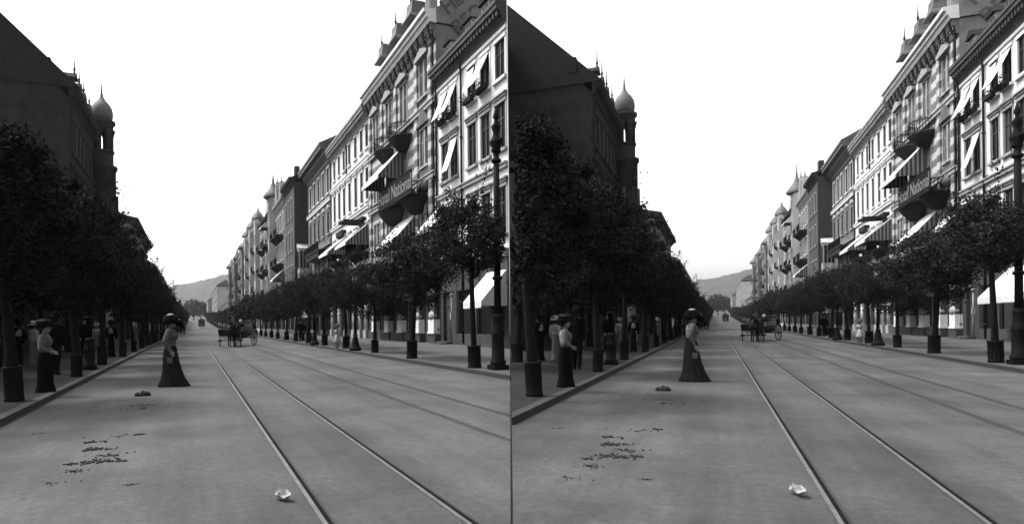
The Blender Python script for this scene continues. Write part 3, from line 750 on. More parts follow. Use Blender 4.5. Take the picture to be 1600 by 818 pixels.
def house_LE(P):
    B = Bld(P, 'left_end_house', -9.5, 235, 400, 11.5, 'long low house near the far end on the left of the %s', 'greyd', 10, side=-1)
    for z in (8.2, 4.8): B.row(40, 1.4, z, z+2.3, 'plain', 'trimg', True)
    cornice(B.b, B.L, 11.3, 12, .5, 'trimg', fx=True); roofmesh(B.b, B.L, 10, 12, 3, .4, 'slate', True); B.finish()

# ------------------------------------------------------------------ trees
def crown_mesh(seed, rx, ry, z0, z1, nclump, per, size, name='crown', mt='leaf'):
    rnd = random.Random(seed); m = MB(); cz, rz = (z0+z1)/2, (z1-z0)/2
    for i in range(nclump):
        while True:
            p = Vector((rnd.uniform(-1,1),rnd.uniform(-1,1),rnd.uniform(-1,1)))
            if .25 < p.length < 1: break
        k = 1 + .22*noise.noise(p*2.3 + Vector((seed*3.1,0,0)))
        c = Vector((p.x*rx*k, p.y*ry*k, cz+p.z*rz*k)); cr = rnd.uniform(.28,.6)*rx*.42
        for j in range(per):
            q = Vector((rnd.gauss(0,1),rnd.gauss(0,1),rnd.gauss(0,.8)))*cr*.62
            leafquad(m, c+q, rnd, size)
    for i in range(10):                                    # loose sprays that break the outline
        a = rnd.uniform(0,6.28); d = Vector((math.cos(a)*rx, math.sin(a)*ry, rnd.uniform(-.3,.9)*rz)); st = Vector((d.x*.8,d.y*.8,cz+d.z*.85))
        for j in range(per//3+4):
            t = rnd.random()
            leafquad(m, st + Vector((d.x*.5*t, d.y*.45*t, .75*t)) + Vector((rnd.gauss(0,.09),rnd.gauss(0,.09),rnd.gauss(0,.09))), rnd, size)
    return m.mesh(name, M[mt])
def trunk_mesh(seed, z0, z1, r, rx, ry):
    rnd = random.Random(seed+99); m = MB(); a = rnd.uniform(-.12,.12); c = rnd.uniform(-.12,.12)
    pts = [(0,0,-.05),(a*.4,c*.3,z0*.5),(a,c,z0),(a*1.4,c*.6,z0+(z1-z0)*.5),(a,c,z1*.92)]
    m.tube(pts,[r*1.25,r,r*.85,r*.55,r*.15],8)
    for i in range(8):
        t = i/8*6.28+rnd.uniform(-.3,.3); zz = z0-.2+(z1-z0)*rnd.uniform(0,.5); ln = rnd.uniform(.55,.95)
        m.tube([(a,c,zz),(a+rx*.4*ln*math.cos(t),c+ry*.4*ln*math.sin(t),zz+.45),(a+rx*ln*math.cos(t),c+ry*ln*math.sin(t),zz+.9+rnd.uniform(-.2,.6))],[r*.5,r*.35,r*.1],6)
    return m.mesh('trunk', M['bark'])
def guard_mesh():
    m = MB(); m.lathe([(.19,0),(.2,.05),(.18,.1),(.175,.6),(.2,.63),(.2,.68),(.15,.68),(.14,.3)], 14)
    for i in range(14):
        t = 2*math.pi*i/14; m.box(.172*math.cos(t)-.012,.172*math.cos(t)+.012,.172*math.sin(t)-.012,.172*math.sin(t)+.012,.1,.6)
    return m.mesh('guard', M['iron'])
ORD = ['nearest','second','third','fourth','fifth','sixth','seventh','eighth','ninth','tenth','eleventh','twelfth']
def tree(P, T, Y, kind, seed, label, group, name='street_tree', rot=0, sc=1.0, guard=True):
    spec = {  # rx ry z0 z1 clumps leaves size trunk
        'right': (1.45,2.75,1.95,4.75,140,140,.095,.095), 'rightnear': (1.15,2.2,2.75,5.3,95,150,.09,.085), 'left': (.95,2.6,2.0,5.1,110,130,.11,.1), 'leftnear': (1.05,2.2,2.0,5.0,150,240,.075,.1),
        'far': (1.4,3.0,2.0,5.0,60,60,.2,.1), 'farleft': (.95,2.8,2.0,5.1,50,44,.25,.1), 'inner': (1.7,3.0,2.0,5.6,70,70,.2,.11), 'park': (5.5,5.5,3,15.5,90,60,.75,.35), 'leftb': (1.1,2.5,2.0,5.3,130,190,.09,.1)}[kind]
    rx, ry, z0, z1, nc, per, size, tr = spec
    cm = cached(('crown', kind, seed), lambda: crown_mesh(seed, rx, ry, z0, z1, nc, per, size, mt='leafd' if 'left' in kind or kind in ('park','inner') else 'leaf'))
    tm = cached(('trunk', kind, seed), lambda: trunk_mesh(seed, z0, z1, tr, rx, ry))
    r = root(name, P, T, Y, zg(Y)+(.1 if guard else 0), rot)
    tag(r, label, 'tree', group)
    r.scale = (sc, sc, sc)
    q = random.Random(int(Y*13)); r.rotation_euler[0] = q.uniform(-.035,.035); r.rotation_euler[1] = q.uniform(-.035,.035)
    link('trunk', tm, r); link('crown', cm, r)
    if guard:
        g = link('guard', cached('guard', guard_mesh), r); g.scale = (.82,.82,.95) if 'left' in kind else (1.08,1.08,1)
    return r

# ------------------------------------------------------------------ people, horse, carriage
def remeshed(m, voxel, material, name, smooth=3):
    me = m.mesh(name, material); o = bpy.data.objects.new('tmp', me); COL.objects.link(o)
    md = o.modifiers.new('r', 'REMESH'); md.mode = 'VOXEL'; md.voxel_size = voxel; md.use_smooth_shade = True
    s = o.modifiers.new('s', 'SMOOTH'); s.factor = .5; s.iterations = smooth
    dg = bpy.context.evaluated_depsgraph_get(); me2 = bpy.data.meshes.new_from_object(o.evaluated_get(dg))
    me2.name = name; bpy.data.objects.remove(o); bpy.data.meshes.remove(me)
    if not me2.materials: me2.materials.append(material)
    return me2
def hand(m, w, d, side, s=1.0):
    """palm, four fingers of unequal length and a thumb that leaves the palm's side"""
    w = Vector(w); d = Vector(d).normalized(); f = Vector((1,0,0)); f = (f-d*f.dot(d)).normalized(); n = d.cross(f)
    p = w+d*.085*s
    m.cap(w, w+d*.04*s, .026*s, .03*s, 8); m.ball(w+d*.055*s, (.034*s,.02*s,.045*s), 8, 6)
    for k, ln in zip((-.027,-.009,.009,.027),(.058,.072,.076,.066)):
        b = p+f*k*s; c = b+d*ln*.5*s; e = c+d*ln*.4*s - n*side*.022*s
        m.cap(b-d*.025*s, c, .0095*s, .0088*s, 6); m.cap(c, e, .0088*s, .0075*s, 6)
    tb = w+d*.03*s+f*.028*s; m.cap(tb, tb+f*.022*s+d*.03*s, .0115*s, .01*s, 6); m.cap(tb+f*.022*s+d*.03*s, tb+f*.022*s+d*.06*s, .01*s, .0085*s, 6)

def person(kind, h, up, low, hat, seed=0, arms=None, voxel=.013, hatm='straw', gait=.0, lean=0.0, hero=False, sit=False):
    """origin between the feet, facing +x; kinds: woman, man, child"""
    r = link('person', None); S = h
    woman = kind != 'man'
    hd = .066 if kind != 'child' else .085
    hz = 1-hd*1.12; sh = .815 if kind != 'child' else .765; sw = .095 if woman else .118; hip = .52 if kind != 'child' else .47
    if kind == 'child': sw = .1
    def V(x, y, z): return Vector((x*S+lean*z*S*.1, y*S, z*S))
    # arms: list of (elbow, wrist) for right (-y) and left (+y)
    arms = arms or [((-.03,-.125,.63),(.01,-.115,.49)), ((.03,.125,.63),(.07,.11,.5))]
    m = MB()
    m.cap(V(0,0,hip), V(0,0,.6), (.055 if kind == 'woman' else .075)*S, (.056 if kind == 'woman' else .068)*S); m.cap(V(0,0,.6), V(-.005,0,.76), .068*S, .078*S)
    m.cap(V(0,-sw*.75,sh-.02), V(0,sw*.75,sh-.02), .045*S, .045*S)
    m.cap(V(0,0,sh), V(.008,0,hz-.03), .034*S, .03*S)
    m.ball(V(.012,0,hz), (hd*.98*S,hd*.8*S,hd*1.18*S), 14, 10)
    m.cap(V(.045,0,hz-hd*.75), V(.05,0,hz-hd*.8), hd*.34*S, hd*.3*S)                       # chin
    m.cap(V(.012+hd*.93,0,hz+hd*.1), V(.012+hd*1.12,0,hz-hd*.2), hd*.1*S, hd*.16*S, 8)      # nose
    m.cap(V(.012+hd*.86,-.014,hz-hd*.5), V(.012+hd*.86,.014,hz-hd*.5), hd*.12*S, hd*.12*S, 8) # lips
    for k in (-1,1):
        m.ball(V(.008,k*hd*.8,hz-hd*.05), (hd*.18*S,hd*.1*S,hd*.28*S), 8, 6)                # ears
        el, wr = arms[0 if k < 0 else 1]
        m.cap(V(0,k*sw,sh-.02), V(*el), .031*S, .024*S); m.cap(V(*el), V(*wr), .024*S, .017*S)
        hand(m, V(*wr), V(*wr)-V(*el), k, S/1.7)
        if sit:
            kn = V(.24,k*.06,hip-.02); an = V(.25,k*.06,hip-.27); m.cap(V(0,k*.05,hip), kn, .055*S, .04*S); m.cap(kn, an, .036*S, .024*S); m.cap(an, an+Vector((.1*S,0,-.02*S)), .026*S, .02*S)
        else:
            gx = gait*k
            kw = .026 if kind == 'woman' else .045; kn, an = V(gx*.6+.01,k*kw,.28), V(gx,k*kw,.05)
            lr = .6 if kind == 'woman' else 1.0
            m.cap(V(0,k*.045*lr,hip), kn, .055*S*lr, .037*S*lr); m.cap(kn, an, .036*S*lr, .022*S); m.cap(an+Vector((-.01*S,0,-.02*S)), an+Vector((.085*S,0,-.03*S)), .024*S, .02*S)
    body = link('body', remeshed(m, voxel if not hero else .0085, M['skin'], 'body', 2), r)
    e = MB()
    for k in (-1,1): e.ball(V(.012+hd*.82,k*hd*.36,hz+hd*.06), hd*.12*S, 8, 6)
    ob('eyes', e, M['eye'], r)
    # hair
    m = MB(); m.ball(V(-.008,0,hz+hd*.22), (hd*1.05*S,hd*.95*S,hd*1.08*S), 14, 9)
    if woman: m.ball(V(-hd*1.0,0,hz+hd*.1), (hd*.6*S,hd*.62*S,hd*.6*S), 10, 8); m.ball(V(.02,0,hz+hd*.85), (hd*.95*S,hd*.98*S,hd*.4*S), 12, 8)
    else: m.ball(V(-.015,0,hz), (hd*.95*S,hd*.86*S,hd*.9*S), 12, 8)
    ob('hair', m, M['hair'], r)
    # upper garment
    g = .013*S; m = MB()
    top = sh+.005; wz = .6 if woman else .55
    if woman:
        m.cap(V(.0,0,.6), V(0,0,.66), .07*S, .078*S); m.ball(V(.02,0,.735), (.088*S,.09*S,.085*S), 14, 9)
    else:
        m.cap(V(0,0,.49), V(0,0,.62), .092*S, .086*S); m.cap(V(0,0,.62), V(0,0,.75), .086*S, .094*S)
    m.cap(V(0,-sw*.8,sh-.025), V(0,sw*.8,sh-.025), .058*S, .058*S); m.cap(V(0,0,sh), V(.004,0,sh+.04), .045*S, .038*S)
    for k in (-1,1):
        el, wr = arms[0 if k < 0 else 1]; el, wr = V(*el), V(*wr); a = V(0,k*sw,sh-.02); pf = 1.45 if woman else 1.2
        m.cap(a, el, .034*S*pf, .03*S*pf); m.cap(el, el+(wr-el)*.9, .029*S*pf, .021*S*1.15)
        if woman: m.ball(a+(el-a)*.35, .05*S, 10, 7)
    ob_ = link('blouse' if woman else 'jacket', remeshed(m, max(voxel, .012), M[up], 'blouse' if woman else 'jacket', 3), r)
    m = MB()
    if kind == 'woman':
        pr = [(.062,.625),(.066,.6),(.088,.55),(.1,.48),(.112,.38),(.13,.25),(.155,.12),(.185,.02),(.19,.002),(.17,.002)]
        n = 40; vs = []
        for i, (rr, z) in enumerate(pr):
            t0 = max(0, (.6-z)/.6)
            for j in range(n):
                t = 2*math.pi*j/n; f = 1+.075*t0*math.sin(t*11+seed+.5*math.sin(3*t))+.05*t0*math.sin(t*4+2*seed)
                x, y = rr*f*math.cos(t), rr*f*.82*math.sin(t)
                hw = 1-(.16 if hero else .36)*min(1,t0*1.3)**1.5; x *= hw; y *= hw
                x = x*(1+ (.22 if x < 0 else .3)*t0**2.2*(1.3 if hero else .4)) + (.01 if not hero else .045*t0*(1+.5*math.sin(3.1*t0)))*t0
                vs.append(V(x, y, z))
        m.add(vs, [(i*n+j,i*n+(j+1) % n,(i+1)*n+(j+1) % n,(i+1)*n+j) for i in range(len(pr)-1) for j in range(n)], True)
        ob('skirt', m, M[low], r)
        m = MB(); m.lathe([(.066*S,.595*S),(.07*S,.6*S),(.07*S,.63*S),(.066*S,.635*S)], 20, (0,0,0), 1, .95); ob('belt', m, M['leather'], r)
    elif kind == 'child':
        pr = [(.082,.6),(.1,.52),(.135,.4),(.165,.3),(.16,.29)]
        m.lathe([(a*S,z*S) for a, z in pr], 26, (0,0,0), 1, .95, .07, seed); ob('dress', m, M[up], r)
        b = MB()
        for k in (-1,1): b.cap(V(0,k*.045,.05), V(0,k*.045,.15), .026*S, .03*S); b.cap(V(0,k*.045,.035), V(.07,k*.045,.02), .026*S, .022*S)
        ob('boots', b, M['leather'], r)
        b = MB(); b.prism([(-.03*S,sh*S-.1*S),(.03*S,sh*S-.1*S),(.045*S,sh*S-.2*S),(0,sh*S-.17*S),(-.045*S,sh*S-.2*S)], -.095*S, -.1*S, 'x'); ob('bow', b, M['suit'], r)
    else:
        for k in (-1,1):
            if sit:
                kn = V(.24,k*.06,hip-.02); an = V(.25,k*.06,hip-.25); m.cap(V(0,k*.05,hip), kn, .064*S, .048*S); m.cap(kn, an, .046*S, .036*S)
            else:
                gx = gait*k; kn, an = V(gx*.6+.01,k*.045,.28), V(gx,k*.045,.05); m.cap(V(0,k*.045,hip), kn, .064*S, .047*S); m.cap(kn, an, .046*S, .036*S)
        m.cap(V(0,0,hip), V(0,0,hip+.04), .078*S, .078*S)
        link('trousers', remeshed(m, .014, M[low], 'trousers', 2), r)
        m = MB()
        for k in (-1,1):
            an = V(.25,k*.06,hip-.27) if sit else V(gait*k,k*.045,.04)
            m.cap(an+Vector((-.015*S,0,-.012*S)), an+Vector((.09*S,0,-.018*S)), .028*S, .024*S, 8)
        ob('shoes', m, M['leather'], r)
    # hat
    m = MB(); c = V(0,0,hz+hd*.78); k = S
    if hat == 'bowler': m.lathe([(.105*k,0),(.108*k,.008*k),(.075*k,.012*k),(.072*k,.06*k),(.05*k,.088*k),(.01*k,.096*k)], 18, c)
    elif hat == 'wide': m.lathe([(.02*k,-.004*k),(.125*k,-.022*k),(.13*k,-.012*k),(.085*k,.016*k),(.08*k,.06*k),(.06*k,.082*k),(.01*k,.09*k)], 22, c, 1.1, 1, .05, seed)
    elif hat == 'top': m.lathe([(.1*k,0),(.1*k,.01*k),(.072*k,.014*k),(.07*k,.13*k),(.01*k,.131*k)], 18, c)
    elif hat == 'hero':
        c = c + Vector((.012*k,0,-.028*k)); m.lathe([(.06*k,.0),(.108*k,-.04*k),(.12*k,-.034*k),(.118*k,-.01*k),(.112*k,.03*k),(.09*k,.07*k),(.05*k,.098*k),(.01*k,.105*k)], 24, c, 1.08, 1, .06, seed)
        m.ball(c+Vector((.1*k,0,-.03*k)), (.06*k,.07*k,.045*k), 10, 7); m.ball(c+Vector((.13*k,-.01*k,-.06*k)), (.035*k,.04*k,.04*k), 9, 6)
    ht = ob('hat', m, M[hatm], r)
    if hat in ('hero','wide'):
        f = MB(); rnd = random.Random(seed+3)
        for i in range(14 if hat == 'hero' else 5):
            a = rnd.uniform(0,6.28)
            if hat == 'hero': f.ball(c+Vector((-.01*k+.006*k*i,rnd.uniform(-.03,.03)*k,(.075-.0004*i*i)*k)), (.06*k,.055*k,.032*k), 9, 6)
            else: f.ball(c+Vector((.07*k*math.cos(a)-.01,.07*k*math.sin(a),.045*k)), (.04*k,.036*k,.03*k), 8, 6)
        ob('hat_trimming', f, M['feather' if hat == 'hero' else ('suit' if hatm in ('straw','bwhite') else 'hair')], ht)
    if hero:
        b = MB(); b.box(.005*S,.075*S,-.165*S,-.135*S,.345*S,.425*S); b.tube([(.01*S,-.15*S,.425*S),(.02*S,-.142*S,.475*S),(.06*S,-.142*S,.475*S),(.07*S,-.15*S,.425*S)],.006*S,6)
        ob('handbag', b, M['blouse'], r)
    return r

def horse_thing():
    r = link('horse', None); m = MB()
    m.cap((-.5,0,1.18),(0,0,1.14),.31,.3,14); m.cap((0,0,1.14),(.42,0,1.17),.3,.3,14); m.ball((.58,0,1.12),(.24,.24,.3),12,8); m.ball((-.68,0,1.25),(.26,.27,.27),12,8)
    m.cap((.6,0,1.3),(.85,0,1.65),.2,.14,12); m.cap((.85,0,1.65),(1.0,0,1.9),.14,.11,12)
    m.cap((1.0,0,1.92),(1.2,0,1.74),.12,.09,12); m.cap((1.2,0,1.74),(1.4,0,1.52),.085,.06,10); m.ball((1.42,0,1.5),.065,10,7)
    for k in (-1,1):
        m.cap((.97,k*.07,2.0),(.99,k*.085,2.14),.035,.012,8)
        m.cap((.5,k*.14,1.0),(.52,k*.15,.58),.13,.065,10); m.cap((.52,k*.15,.58),(.51,k*.15,.5),.062,.058,10); m.cap((.51,k*.15,.5),(.5,k*.15,.14),.045,.04,10); m.cap((.5,k*.15,.14),(.54,k*.15,.05),.045,.058,10)
        m.cap((-.68,k*.15,1.1),(-.52,k*.17,.82),.2,.12,12); m.cap((-.52,k*.17,.82),(-.76,k*.17,.52),.105,.055,10); m.cap((-.76,k*.17,.52),(-.74,k*.17,.16),.05,.04,10); m.cap((-.74,k*.17,.16),(-.69,k*.17,.05),.045,.058,10)
    link('body', remeshed(m, .022, M['horse'], 'body', 4), r)
    t = MB(); t.tube([(-.9,0,1.38),(-1.03,0,1.2),(-1.05,0,.9),(-1.0,0,.6)],[.05,.08,.09,.02],8); ob('tail', t, M['hair'], r)
    t = MB(); t.tube([(.5,0,1.5),(.72,0,1.68),(.9,0,1.92),(1.02,0,2.05)],[.03,.06,.06,.03],8); ob('mane', t, M['hair'], r)
    t = MB(); t.lathe([(.26,-.05),(.29,-.02),(.29,.03),(.25,.06)], 18, (0,0,0), .9, 1.15)
    me = t.mesh('collar', M['leather']); me.transform(Matrix.Translation((.62,0,1.25)) @ Matrix.Rotation(R(70),4,'Y')); link('collar', me, r)
    t = MB()
    t.tube([(.75,-.27,1.15),(-.9,-.32,1.0)],.03,6); t.tube([(.75,.27,1.15),(-.9,.32,1.0)],.03,6); t.tube([(1.3,-.075,1.6),(1.05,-.1,1.85)],.012,5); t.tube([(1.3,.075,1.6),(1.05,.1,1.85)],.012,5)
    ob('harness', t, M['leather'], r)
    return r
def wheel(rad, n, parent, loc, rot):
    m = MB(); k = 30; pts = [(rad*.96*math.cos(2*math.pi*i/k),0,rad*.96*math.sin(2*math.pi*i/k)) for i in range(k+1)]
    m.tube(pts, .035, 6, False)
    me = m.mesh('wheel', M['coach']); o = link('wheel', me, parent, loc, rot)
    s = MB()
    for i in range(n): a = 2*math.pi*i/n; s.tube([(.05*math.cos(a),0,.05*math.sin(a)),(rad*.95*math.cos(a),0,rad*.95*math.sin(a))],[.026,.018],6)
    ob('spokes', s, M['sash'], o)
    h = MB(); h.tube([(0,-.14,0),(0,.14,0)],[.07,.07],10); ob('hub', h, M['coach'], o)
def carriage_thing():
    """open carriage facing +x, origin under the middle of the body; front axle turned"""
    r = link('carriage', None)
    for k in (-1,1): wheel(.56, 12, r, (-1.25,k*.7,.56), 0)
    turn = R(26)
    for k in (-1,1): wheel(.42, 10, r, (1.25-.68*k*math.sin(turn),.68*k*math.cos(turn),.42), turn)
    m = MB(); m.tube([(-1.25,-.7,.56),(-1.25,.7,.56)],.035,8); m.tube([(1.25+.68*math.sin(turn),-.68*math.cos(turn),.42),(1.25-.68*math.sin(turn),.68*math.cos(turn),.42)],.035,8)
    m.tube([(-1.25,0,.56),(0,0,.5),(1.25,0,.5)],.04,8)
    for k in (-1,1):
        m.tube([(-1.7,k*.45,.72),(-1.25,k*.45,.6),(-.8,k*.45,.72)],.025,6); m.tube([(.85,k*.4,.7),(1.25,k*.4,.5),(1.65,k*.4,.7)],.025,6)
    ob('undercarriage', m, M['coach'], r)
    m = MB(); pr = [(-1.75,1.35),(-1.6,.95),(-1.2,.78),(-.6,.62),(.1,.6),(.45,.75),(.55,1.1),(.5,1.12),(.38,.82),(.05,.68),(-.55,.7),(-1.1,.86),(-1.5,1.0),(-1.66,1.36)]
    m.prism(pr, -.55, .55)
    for k in (-1,1): m.prism([(-1.7,1.3),(-1.55,.95),(-1.1,.8),(-.6,.66),(.1,.64),(.42,.78),(.5,1.08),(0,.92),(-.6,.95),(-1.2,1.2)], k*.555-.02, k*.555+.02)
    ob('body', m, M['coach'], r)
    m = MB(); m.box(.75,1.5,-.5,.5,.82,.95); m.prism([(1.5,.95),(1.95,.72),(2.1,1.2),(2.05,1.22),(1.9,.8),(1.5,.99)],-.5,.5); m.box(.75,1.25,-.48,.48,.952,1.2); ob('driver_box', m, M['coach'], r)
    m = MB(); m.box(-1.35,-.75,-.5,.5,.95,1.12); m.box(.8,1.22,-.45,.45,1.202,1.28); ob('seat', m, M['leather'], r)
    m = MB(); 
    for i in range(5): 
        a = R(100+i*18); m.tube([(-1.4,-.58,1.2),(-1.4+.55*math.cos(a),-.58,1.25+.5*math.sin(a)),(-1.4+.55*math.cos(a),.58,1.25+.5*math.sin(a)),(-1.4,.58,1.2)],.05,6)
    ob('folded_hood', m, M['leather'], r)
    m = MB()
    for k in (-1,1): m.tube([(1.25,k*.3,.55),(1.6,k*.3+.05,.7),(1.95,k*.3+.2,.85)],.03,6)
    ob('shafts', m, M['leather'], r)
    m = MB()
    for k in (-1,1): m.box(.55,.72,k*.62-.08,k*.62+.08,1.05,1.35)
    ob('carriage_lamp', m, M['rail'], r)
    return r
def tram_thing():
    r = link('tram', None)
    m = MB(); m.box(-1.05,1.05,-3.6,3.6,.55,1.55); m.box(-1.0,1.0,-2.6,2.6,1.552,2.6)
    for y in (-3.55,3.55):
        for x in (-1.0,-.35,.35,1.0): m.box(x-.05,x+.05,y-.05,y+.05,1.55,2.7)
    ob('body', m, M['tram'], r)
    m = MB(); m.prism([(-1.15,2.7),(1.15,2.7),(1.0,2.92),(.6,2.98),(.5,3.2),(-.5,3.2),(-.6,2.98),(-1.0,2.92)],-3.9,3.9); ob('roof', m, M['trimd'], r)
    for x in (-1.02, 1.02):
        for i in range(5):
            p = MB(); p.box(x-.02,x+.02,-2.4+i,-1.6+i,1.65,2.5); ob('window', p, M['glass'], r)
    for y in (-2.62, 2.62):
        p = MB(); p.box(-.8,.8,y-.02,y+.02,1.7,2.5); ob('window', p, M['glass'], r)
    for y in (-1.1, 1.1):
        for k in (-1,1):
            w = MB(); w.tube([(k*.5-.05,y,.36),(k*.5+.05,y,.36)],.36,14); ob('wheel', w, M['iron'], r)
    m = MB(); m.tube([(0,-3.7,1.3),(0,-3.6,1.3)],.14,12); ob('headlight', m, M['trimw'], r)
    m = MB(); m.tube([(0,.5,3.2),(0,1.4,4.2),(0,3.0,5.2)],[.06,.04,.03],6); ob('trolley_pole', m, M['iron'], r)
    return r

# ------------------------------------------------------------------ street furniture
def mast_thing():
    r = link('tram_mast', None)
    m = MB(); m.box(-.24,.24,-.24,.24,0,.14); m.lathe([(.21,.14),(.23,.18),(.23,.24),(.19,.3),(.175,.95),(.2,1.0),(.2,1.06),(.16,1.16),(.14,1.45),(.16,1.5),(.16,1.55),(.12,1.62)], 16); ob('base', m, M['iron'], r)
    m = MB(); m.tube([(0,0,1.65),(0,0,4.4),(0,0,6.3)],[.105,.095,.085],12)
    for z in (2.6,4.3,6.0): m.lathe([(.12,z),(.15,z+.03),(.15,z+.08),(.12,z+.11)], 14)
    ob('pole', m, M['iron'], r)
    m = MB(); m.lathe([(.1,6.28),(.15,6.34),(.12,6.42),(.19,6.55),(.19,6.62),(.13,6.7),(.09,6.85),(.12,6.98),(.14,7.05),(.06,7.16),(.05,7.25),(.09,7.32),(.015,7.6)], 16)
    m.tube([(0,-.3,6.6),(0,.3,6.6)],.035,8); m.ball((0,-.31,6.6),.055,8,6); m.ball((0,.31,6.6),.055,8,6); ob('finial', m, M['iron'], r)
    return r
def lamp_thing():
    r = link('street_lamp', None)
    m = MB(); m.lathe([(.3,0),(.31,.12),(.25,.18),(.2,.3),(.15,.6),(.11,.75),(.13,.8),(.09,.86)], 14); ob('base', m, M['iron'], r)
    m = MB(); m.tube([(0,0,.85),(0,0,3.3)],[.075,.05],10); m.tube([(0,-.3,3.05),(0,.3,3.05)],.025,6); ob('pole', m, M['iron'], r)
    m = MB()
    for i in range(6):
        a = 2*math.pi*i/6; m.tube([(.1*math.cos(a),.1*math.sin(a),3.3),(.19*math.cos(a),.19*math.sin(a),3.85)],.014,5)
    m.lathe([(.2,3.85),(.22,3.9),(.1,4.08),(.04,4.12),(.06,4.2),(.01,4.3)], 6); ob('lantern', m, M['iron'], r)
    m = MB(); m.lathe([(.09,3.32),(.175,3.84)], 6); ob('lantern_glass', m, M['trimw'], r)
    return r
def dung_mesh(seed, n, rad, lump):
    rnd = random.Random(seed); m = MB()
    for i in range(n):
        a = rnd.uniform(0,6.28); d = rad*abs(rnd.gauss(0,.6)); s = lump*rnd.choice((.25,.4,.6,1.0))*rnd.uniform(.7,1.3)
        m.ball((d*math.cos(a)*1.5,d*math.sin(a),s*(.3 if i else .6)+(.03 if lump > .06 and i < 5 else 0)),(s*rnd.uniform(.8,1.4),s,s*(.9 if lump > .06 else .5)),7,5)
    return m.mesh('horse_dung', M['dung'])

# ------------------------------------------------------------------ build one street
YS = [-4,-2,0,1,2,3,4,5,6,7,8,9,10,12,14,16,18,20,24,28,32,36,40,50,60,70,80,90,100,110,120,130,140]+list(range(146,246,6))+list(range(250,484,12))+[484,520]
def strip(P, t0, t1, dz, thick=0):
    """a lengthwise sheet (or solid) of the street between t0 and t1, in local street axes"""
    m = MB(); ys = [y for y in YS if y <= 484]
    rot = Matrix.Rotation(-ROT(P), 4, 'Z'); n = len(ys); vs = []
    for t, d in ((t0,dz),(t1,dz)) + (((t1,dz-thick),(t0,dz-thick)) if thick else ()):
        for y in ys: vs.append(rot @ Vector(W(P,t,y,zg(y)+d)))
    k = 4 if thick else 2; fs = []
    for c in range(k if thick else 1):
        d = (c+1) % k
        for i in range(n-1): fs.append((c*n+i, d*n+i, d*n+i+1, c*n+i+1))
    if thick: fs += [(0,n,2*n,3*n),(n-1,4*n-1,3*n-1,2*n-1)]
    m.add(vs, fs)
    return m
def lay(name, P, m, mt, label=None):
    o = ob(name, m, mt, rot=ROT(P)); o['kind'] = 'structure'
    if label: o['label'] = label
    return o

